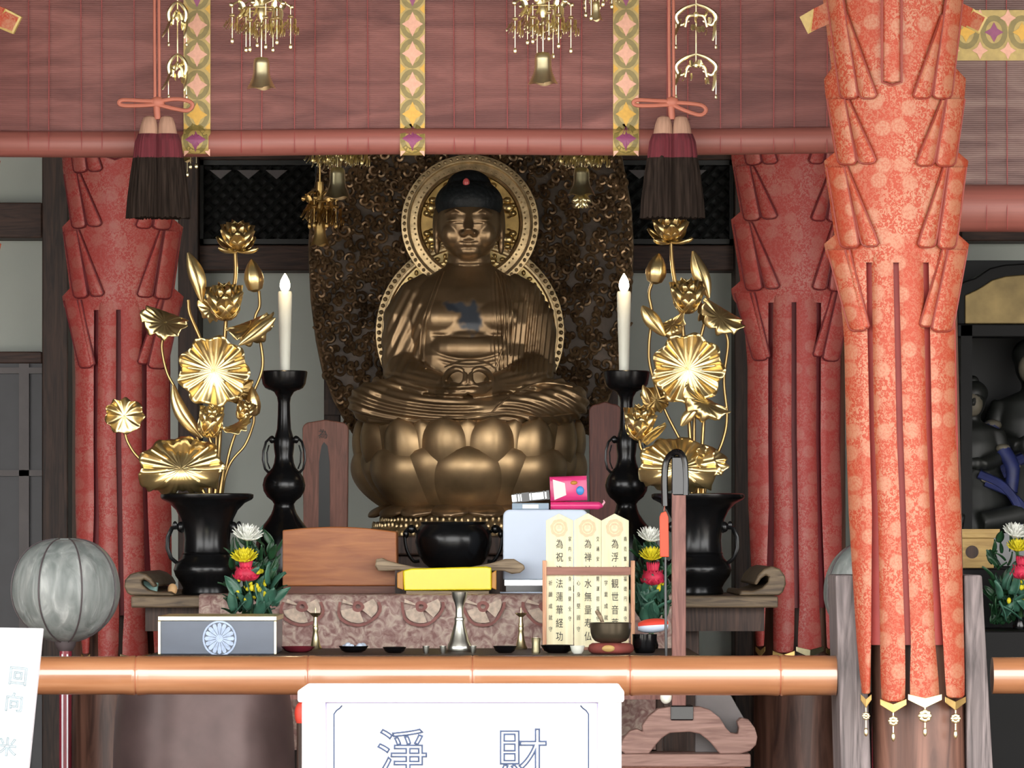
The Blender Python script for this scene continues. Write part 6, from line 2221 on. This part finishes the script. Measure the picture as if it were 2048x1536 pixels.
# ================================================================= DONATION BOX
YD = -1.62
q = k(YD)
db = thing('donation_box', Vector((P(922, 0, YD).x, YD + 0.15, 0)), 'white painted wooden donation box with large outlined characters, front centre', 'box')
zc_ = lambda y: CZ - (y - HY) * q
xl, xr = P(609, 0, YD).x, P(1238, 0, YD).x
bd = MB()
bd.box(xl, xr, YD, YD + 0.30, 0.04, zc_(1404))
bd.build('body', M['white_paint'], db, smooth=False, bevel=0.002)
MB().box(xl - 0.004, P(652, 0, YD).x, YD - 0.006, YD + 0.31, 0.0, zc_(1404)).build('corner_post', M['white_paint'], db, smooth=False, bevel=0.002)
MB().box(P(1195, 0, YD).x, xr + 0.004, YD - 0.006, YD + 0.31, 0.0, zc_(1404)).build('corner_post', M['white_paint'], db, smooth=False, bevel=0.002)
MB().box(P(596, 0, YD).x, P(1248, 0, YD).x, YD - 0.016, YD + 0.325, zc_(1404), zc_(1379)).build('lid_frame', M['white_paint'], db, smooth=False, bevel=0.004)
for i in range(9):
    x = xl + 0.03 + i * (xr - xl - 0.06) / 8.6
    MB().box(x, x + 0.028, YD + 0.01, YD + 0.30, zc_(1379), zc_(1378.6)).build('slat', M['white_paint'], db, smooth=False)
ln = MB()
for sg, x in ((-1, 668), (1, 1177)):
    path = [P(x - sg * 16, 1411, YD - 0.001), P(x - sg * 12, 1416, YD - 0.001), P(x - sg * 5, 1421, YD - 0.001), P(x, 1428, YD - 0.001), P(x, 1440, YD - 0.001), P(x, 1800, YD - 0.001)]
    ln.tube(path, 1.6 * q, 6)
ln.build('carved_line', M['ink_blue'], db)
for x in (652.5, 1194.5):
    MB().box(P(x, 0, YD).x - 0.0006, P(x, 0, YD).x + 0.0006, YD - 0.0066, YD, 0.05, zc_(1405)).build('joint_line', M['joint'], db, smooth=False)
MB().box(P(653, 0, YD).x, P(1194, 0, YD).x, YD - 0.0012, YD, zc_(1406), zc_(1404)).build('joint_line', M['joint'], db, smooth=False)  # joint under the lid, coloured to include the overhang's shade
text('淨', 104 * q, P(805, 1508, YD - 0.001), M['ink_blue'], db, 'outlined_character', outline=1.7 * q)
text('財', 104 * q, P(1044, 1508, YD - 0.001), M['ink_blue'], db, 'outlined_character', outline=1.7 * q)

# ================================================================= LEFT SIGN BOARD
YS = -1.15
q = k(YS)
sl = (57 - 85) / (1536 - 1257)
tl, tr_ = (-220, 1252), (85, 1257)
zb_row = HY + CZ / q
sg_ = thing('sign_board', Vector((P(-110, 0, YS).x, YS, 0)), 'white leaning sign board with faint brushed characters at the left edge', 'sign')
MB().pprism([tl, tr_, (85 + sl * (zb_row - 1257), zb_row), (-220 + sl * (zb_row - 1257), zb_row)], YS, 0.025).build('board', M['white_paint'], sg_, smooth=False, bevel=0.002)
rot = math.atan(-sl)
text('回', 40 * q, P(36, 1352, YS - 0.001), M['ink_faint'], sg_, 'faint_character', rot=rot, outline=0.9 * q)
text('向', 40 * q, P(28, 1405, YS - 0.001), M['ink_faint'], sg_, 'faint_character', rot=rot, outline=0.9 * q)
text('米', 40 * q, P(14, 1494, YS - 0.001), M['ink_faint'], sg_, 'faint_character', rot=rot, outline=0.9 * q)

# ================================================================= RIGHT BAY: SIDE SHRINE
YC_ = 3.0
z1 = P(0, 1262, 2.05).z; z2 = P(0, 1137, 2.5).z
xa, xb = P(1905, 0, 2.05).x, 3.6
s1 = tag(MB().box(xa, xb, 2.06, 2.50, 0.0, z1).build('shrine_step', M['shrine_black'], smooth=False, bevel=0.004), 'lower black step of the side shrine on the right, carrying the far right bouquet', 'altar step')
s2 = tag(MB().box(xa, xb, 2.501, 3.0, 0.0, z2).build('shrine_step', M['shrine_black'], smooth=False, bevel=0.004), 'upper black step of the side shrine on the right, carrying the small wooden offering stand', 'altar step')
cb = thing('shrine_cabinet', Vector((P(2110, 0, YC_).x, YC_ + 0.3, 0)), 'black shrine cabinet with a curved gold gable, in the right bay', 'cabinet')
x0, x1 = P(1922, 0, YC_).x, P(2298, 0, YC_).x
MB().box(x0, x1, YC_ + 0.55, YC_ + 0.58, z2 - 0.3, 1.9).build('back_panel', M['lattice_back'], cb, smooth=False)
for xx in (x0, x1 - 0.03):
    MB().box(xx, xx + 0.03, YC_ + 0.001, YC_ + 0.58, 0.0, P(0, 650, YC_).z).build('side_panel', M['shrine_black'], cb, smooth=False)
MB().box(x0, x1, YC_ + 0.001, YC_ + 0.58, z2 - 0.03, z2 - 0.002).build('shelf', M['lacquer'], cb, smooth=False)
MB().pbox(1915, 2305, 648, 674, YC_ + 0.001, 0.08).build('lintel', M['shrine_black'], cb, smooth=False, bevel=0.003)
g_out = [(1912, 572), (1930, 562), (1950, 556), (1962, 548), (1980, 536), (2010, 529), (2060, 526), (2110, 522)]
g_out = g_out + [(4220 - x, y) for x, y in g_out[:-1]][::-1]
MB().pprism(g_out + [(2305, 650), (1915, 650)], YC_ + 0.03, 0.55).build('gable', M['shrine_black'], cb, smooth=False, bevel=0.004)
g_in = [(1930, 590), (1952, 580), (1966, 572), (1984, 560), (2012, 552), (2060, 548), (2110, 546)]
g_in = g_in + [(4220 - x, y) for x, y in g_in[:-1]][::-1]
MB().pprism(g_in + [(2290, 648), (1930, 648)], YC_ + 0.022, 0.012).build('gold_panel', M['gable_gold'], cb, smooth=False, bevel=0.003)


def figure(cx, Y, y0, hgt, label, seated=True, seed=1):
    """small robed wooden figure; hgt in pixels from y0 (top of the head) down"""
    q = k(Y)
    f = lambda x, t, d=0.0: P(cx + x * hgt, y0 + t * hgt, Y + d * hgt * q)
    m = MB()
    def ball(x, t, d, rx, rz, ry): m.ball(f(x, t, d), rx * hgt * q, ry * hgt * q, rz * hgt * q, 18, 12)
    ball(0, 0.14, 0, 0.085, 0.11, 0.10)
    m.tube([f(0, 0.22), f(0, 0.30)], 0.05 * hgt * q, 12)
    rings = []
    for t, w, d in ((0.28, 0.07, 0.06), (0.32, 0.17, 0.10), (0.42, 0.19, 0.13), (0.58, 0.18, 0.14), (0.72, 0.24, 0.18), (0.9, 0.30, 0.22), (1.0, 0.31, 0.23)):
        rings.append([f(w * math.cos(a), t, d * math.sin(a)) for a in [2 * PI * i / 24 for i in range(24)]])
    m.loft(rings)
    for s_ in (-1, 1):
        m.tube([f(s_ * 0.15, 0.34), f(s_ * 0.21, 0.5, -0.04), f(s_ * 0.06, 0.56, -0.2)], [0.06 * hgt * q, 0.06 * hgt * q, 0.04 * hgt * q], 12)
        m.ball(f(s_ * 0.03, 0.55, -0.21), 0.035 * hgt * q, 0.03 * hgt * q, 0.05 * hgt * q, 10, 8)
        m.tube([f(s_ * 0.12, 0.88, -0.1), f(s_ * 0.3, 0.9, -0.18), f(s_ * 0.05, 0.94, -0.26)], [0.09 * hgt * q, 0.09 * hgt * q, 0.07 * hgt * q], 12)
    m.ball(f(0, 0.15, -0.1), 0.016 * hgt * q, 0.02 * hgt * q, 0.03 * hgt * q, 8, 6)
    me = remesh(m, 0.006, 3)
    th = thing('shrine_figure', f(0, 1.0), label, 'statue', 'robed figures in the side shrine')
    me.transform(Matrix.Translation(-f(0, 1.0)))
    me.name = 'body'; me.materials.clear(); me.materials.append(M['robe_dark'])
    me.polygons.foreach_set('use_smooth', [True] * len(me.polygons))
    o = bpy.data.objects.new('body', me); COL.objects.link(o); o.parent = th
    h = MB(); h.ball(f(0, 0.09, 0.02), 0.10 * hgt * q, 0.11 * hgt * q, 0.09 * hgt * q, 16, 12); h.ball(f(0, 0.01, 0.02), 0.04 * hgt * q, 0.04 * hgt * q, 0.04 * hgt * q, 12, 8)
    h.build('headdress', M['robe_dark'], th)
    fc = MB(); fc.ball(f(0, 0.155, -0.055), 0.066 * hgt * q, 0.05 * hgt * q, 0.085 * hgt * q, 16, 12); fc.build('face', M['robe_pale'], th)
    for i, (mt, r) in enumerate((('robe_blue', 0.030), ('robe_pale', 0.018), ('robe_blue', 0.022))):
        for s_ in (-1, 1):
            pts = [f(s_ * (0.04 + 0.02 * i), 0.62 + 0.03 * i, -0.17), f(s_ * (0.20 + 0.03 * i), 0.70 + 0.03 * i, -0.19), f(s_ * (0.30 + 0.03 * i), 0.84 + 0.02 * i, -0.2), f(s_ * (0.30 + 0.035 * i), 0.99, -0.2)]
            MB().tube(spline(pts, 16), r * hgt * q, 8).build('robe_border', M[mt], th)
    for s_ in (-1, 1):
        MB().tube(spline([f(s_ * 0.2, 0.46, -0.1), f(s_ * 0.26, 0.58, -0.14), f(s_ * 0.25, 0.74, -0.16)], 10), [0.05 * hgt * q] * 6 + [0.045 * hgt * q] * 4, 10).build('sleeve', M['robe_blue'], th)
        MB().ball(f(s_ * 0.2, 0.45, -0.1), 0.05 * hgt * q, 0.05 * hgt * q, 0.03 * hgt * q, 12, 8).build('cuff', M['robe_pale'], th)
    return th


hh = HY + (CZ - z2) / k(3.22)
figure(2062, 3.37, 676, hh - 676 - 70, 'large robed figure with blue borders inside the side shrine, cut by the right edge')
figure(1946, 3.12, 760, hh - 760 - 70, 'smaller robed figure inside the side shrine, just right of the front pillar')
pd = MB().box(P(1928, 0, 3.05).x, P(2292, 0, 3.05).x, 3.05, 3.5, z2 - 0.001, z2 + 70 * k(3.22))
tag(pd.build('figure_base', M['lacquer'], smooth=False, bevel=0.004), 'low black base under the two robed figures of the side shrine', 'base')
YO = 2.62
ob = HY + (CZ - z2) / k(YO)
os_ = thing('offering_stand', P(1955, ob, YO), 'small square plain-wood offering stand with a round hole, right of the front pillar', 'stand')
MB().pbox(1912, 2002, 1066, 1076, YO - 0.01, 0.12).build('tray', M['offer_wood'], os_, smooth=False, bevel=0.0015)
MB().pbox(1914, 2000, 1058, 1067, YO - 0.01, 0.006).build('tray_rim', M['offer_wood'], os_, smooth=False, bevel=0.001)
MB().pbox(1924, 1988, 1076, ob - 0.3, YO, 0.09).build('body', M['offer_wood'], os_, smooth=False, bevel=0.0015)
MB().lathe([(0.0005, 0.0), (13 * k(YO), 0.0), (13 * k(YO), 0.002), (0.0005, 0.002)], 28, FY(1944, 1104, YO)).build('hole_shade_disc', M['dark_wood'], os_)  # dark disc on the solid face, painting the shade inside a hole
bouquet(2040, 2.28, [('w', 2030, 1058, 56, 30), ('y', 2036, 1088, 40, 26), ('r', 2046, 1134, 54, 42), ('s', 2034, 1178, 34, 50)], (1982, 2090, 1070, 1240), z1, 'mixed bouquet at the far right edge, on the lower black shrine step', M['lacquer'])

# ================================================================= CAMERA AND LIGHT
cam = bpy.data.cameras.new('camera')
co_ = bpy.data.objects.new('camera', cam)
COL.objects.link(co_)
co_.location = (0, -CAMD, CZ)
co_.rotation_euler = (PI / 2, 0, 0)
cam.sensor_width = 36.0
cam.lens = 36.0 * 9.0 / 2.048
cam.shift_y = (1080 - 768) / 2048.0
cam.clip_end = 200
sc = bpy.context.scene
sc.camera = co_

w = bpy.data.worlds.new('sky'); sc.world = w
w.use_nodes = True
bg = w.node_tree.nodes['Background']
bg.inputs['Color'].default_value = (1.0, 0.985, 0.96, 1)
bg.inputs['Strength'].default_value = 5.0

sun = bpy.data.lights.new('sun', 'SUN')
sun.energy = 2.2; sun.angle = math.radians(0.6); sun.color = (1.0, 0.95, 0.88)
so = bpy.data.objects.new('sun', sun); COL.objects.link(so)
so.location = (-2, -6, 8)
d = Vector((0.16, math.cos(math.radians(56)), -math.sin(math.radians(56))))
so.rotation_euler = d.to_track_quat('-Z', 'Y').to_euler()
for x in (570, 1248):
    l = bpy.data.lights.new('candle_light', 'POINT'); l.energy = 0.35; l.color = (1, 0.72, 0.4); l.shadow_soft_size = 0.012
    o = bpy.data.objects.new('candle_light', l); COL.objects.link(o); o.location = P(x, 540, 2.22)

vs_ = sc.view_settings
vs_.view_transform = 'Standard'; vs_.look = 'None'; vs_.gamma = 1.0; vs_.use_curve_mapping = False
vs_.exposure = 0.55
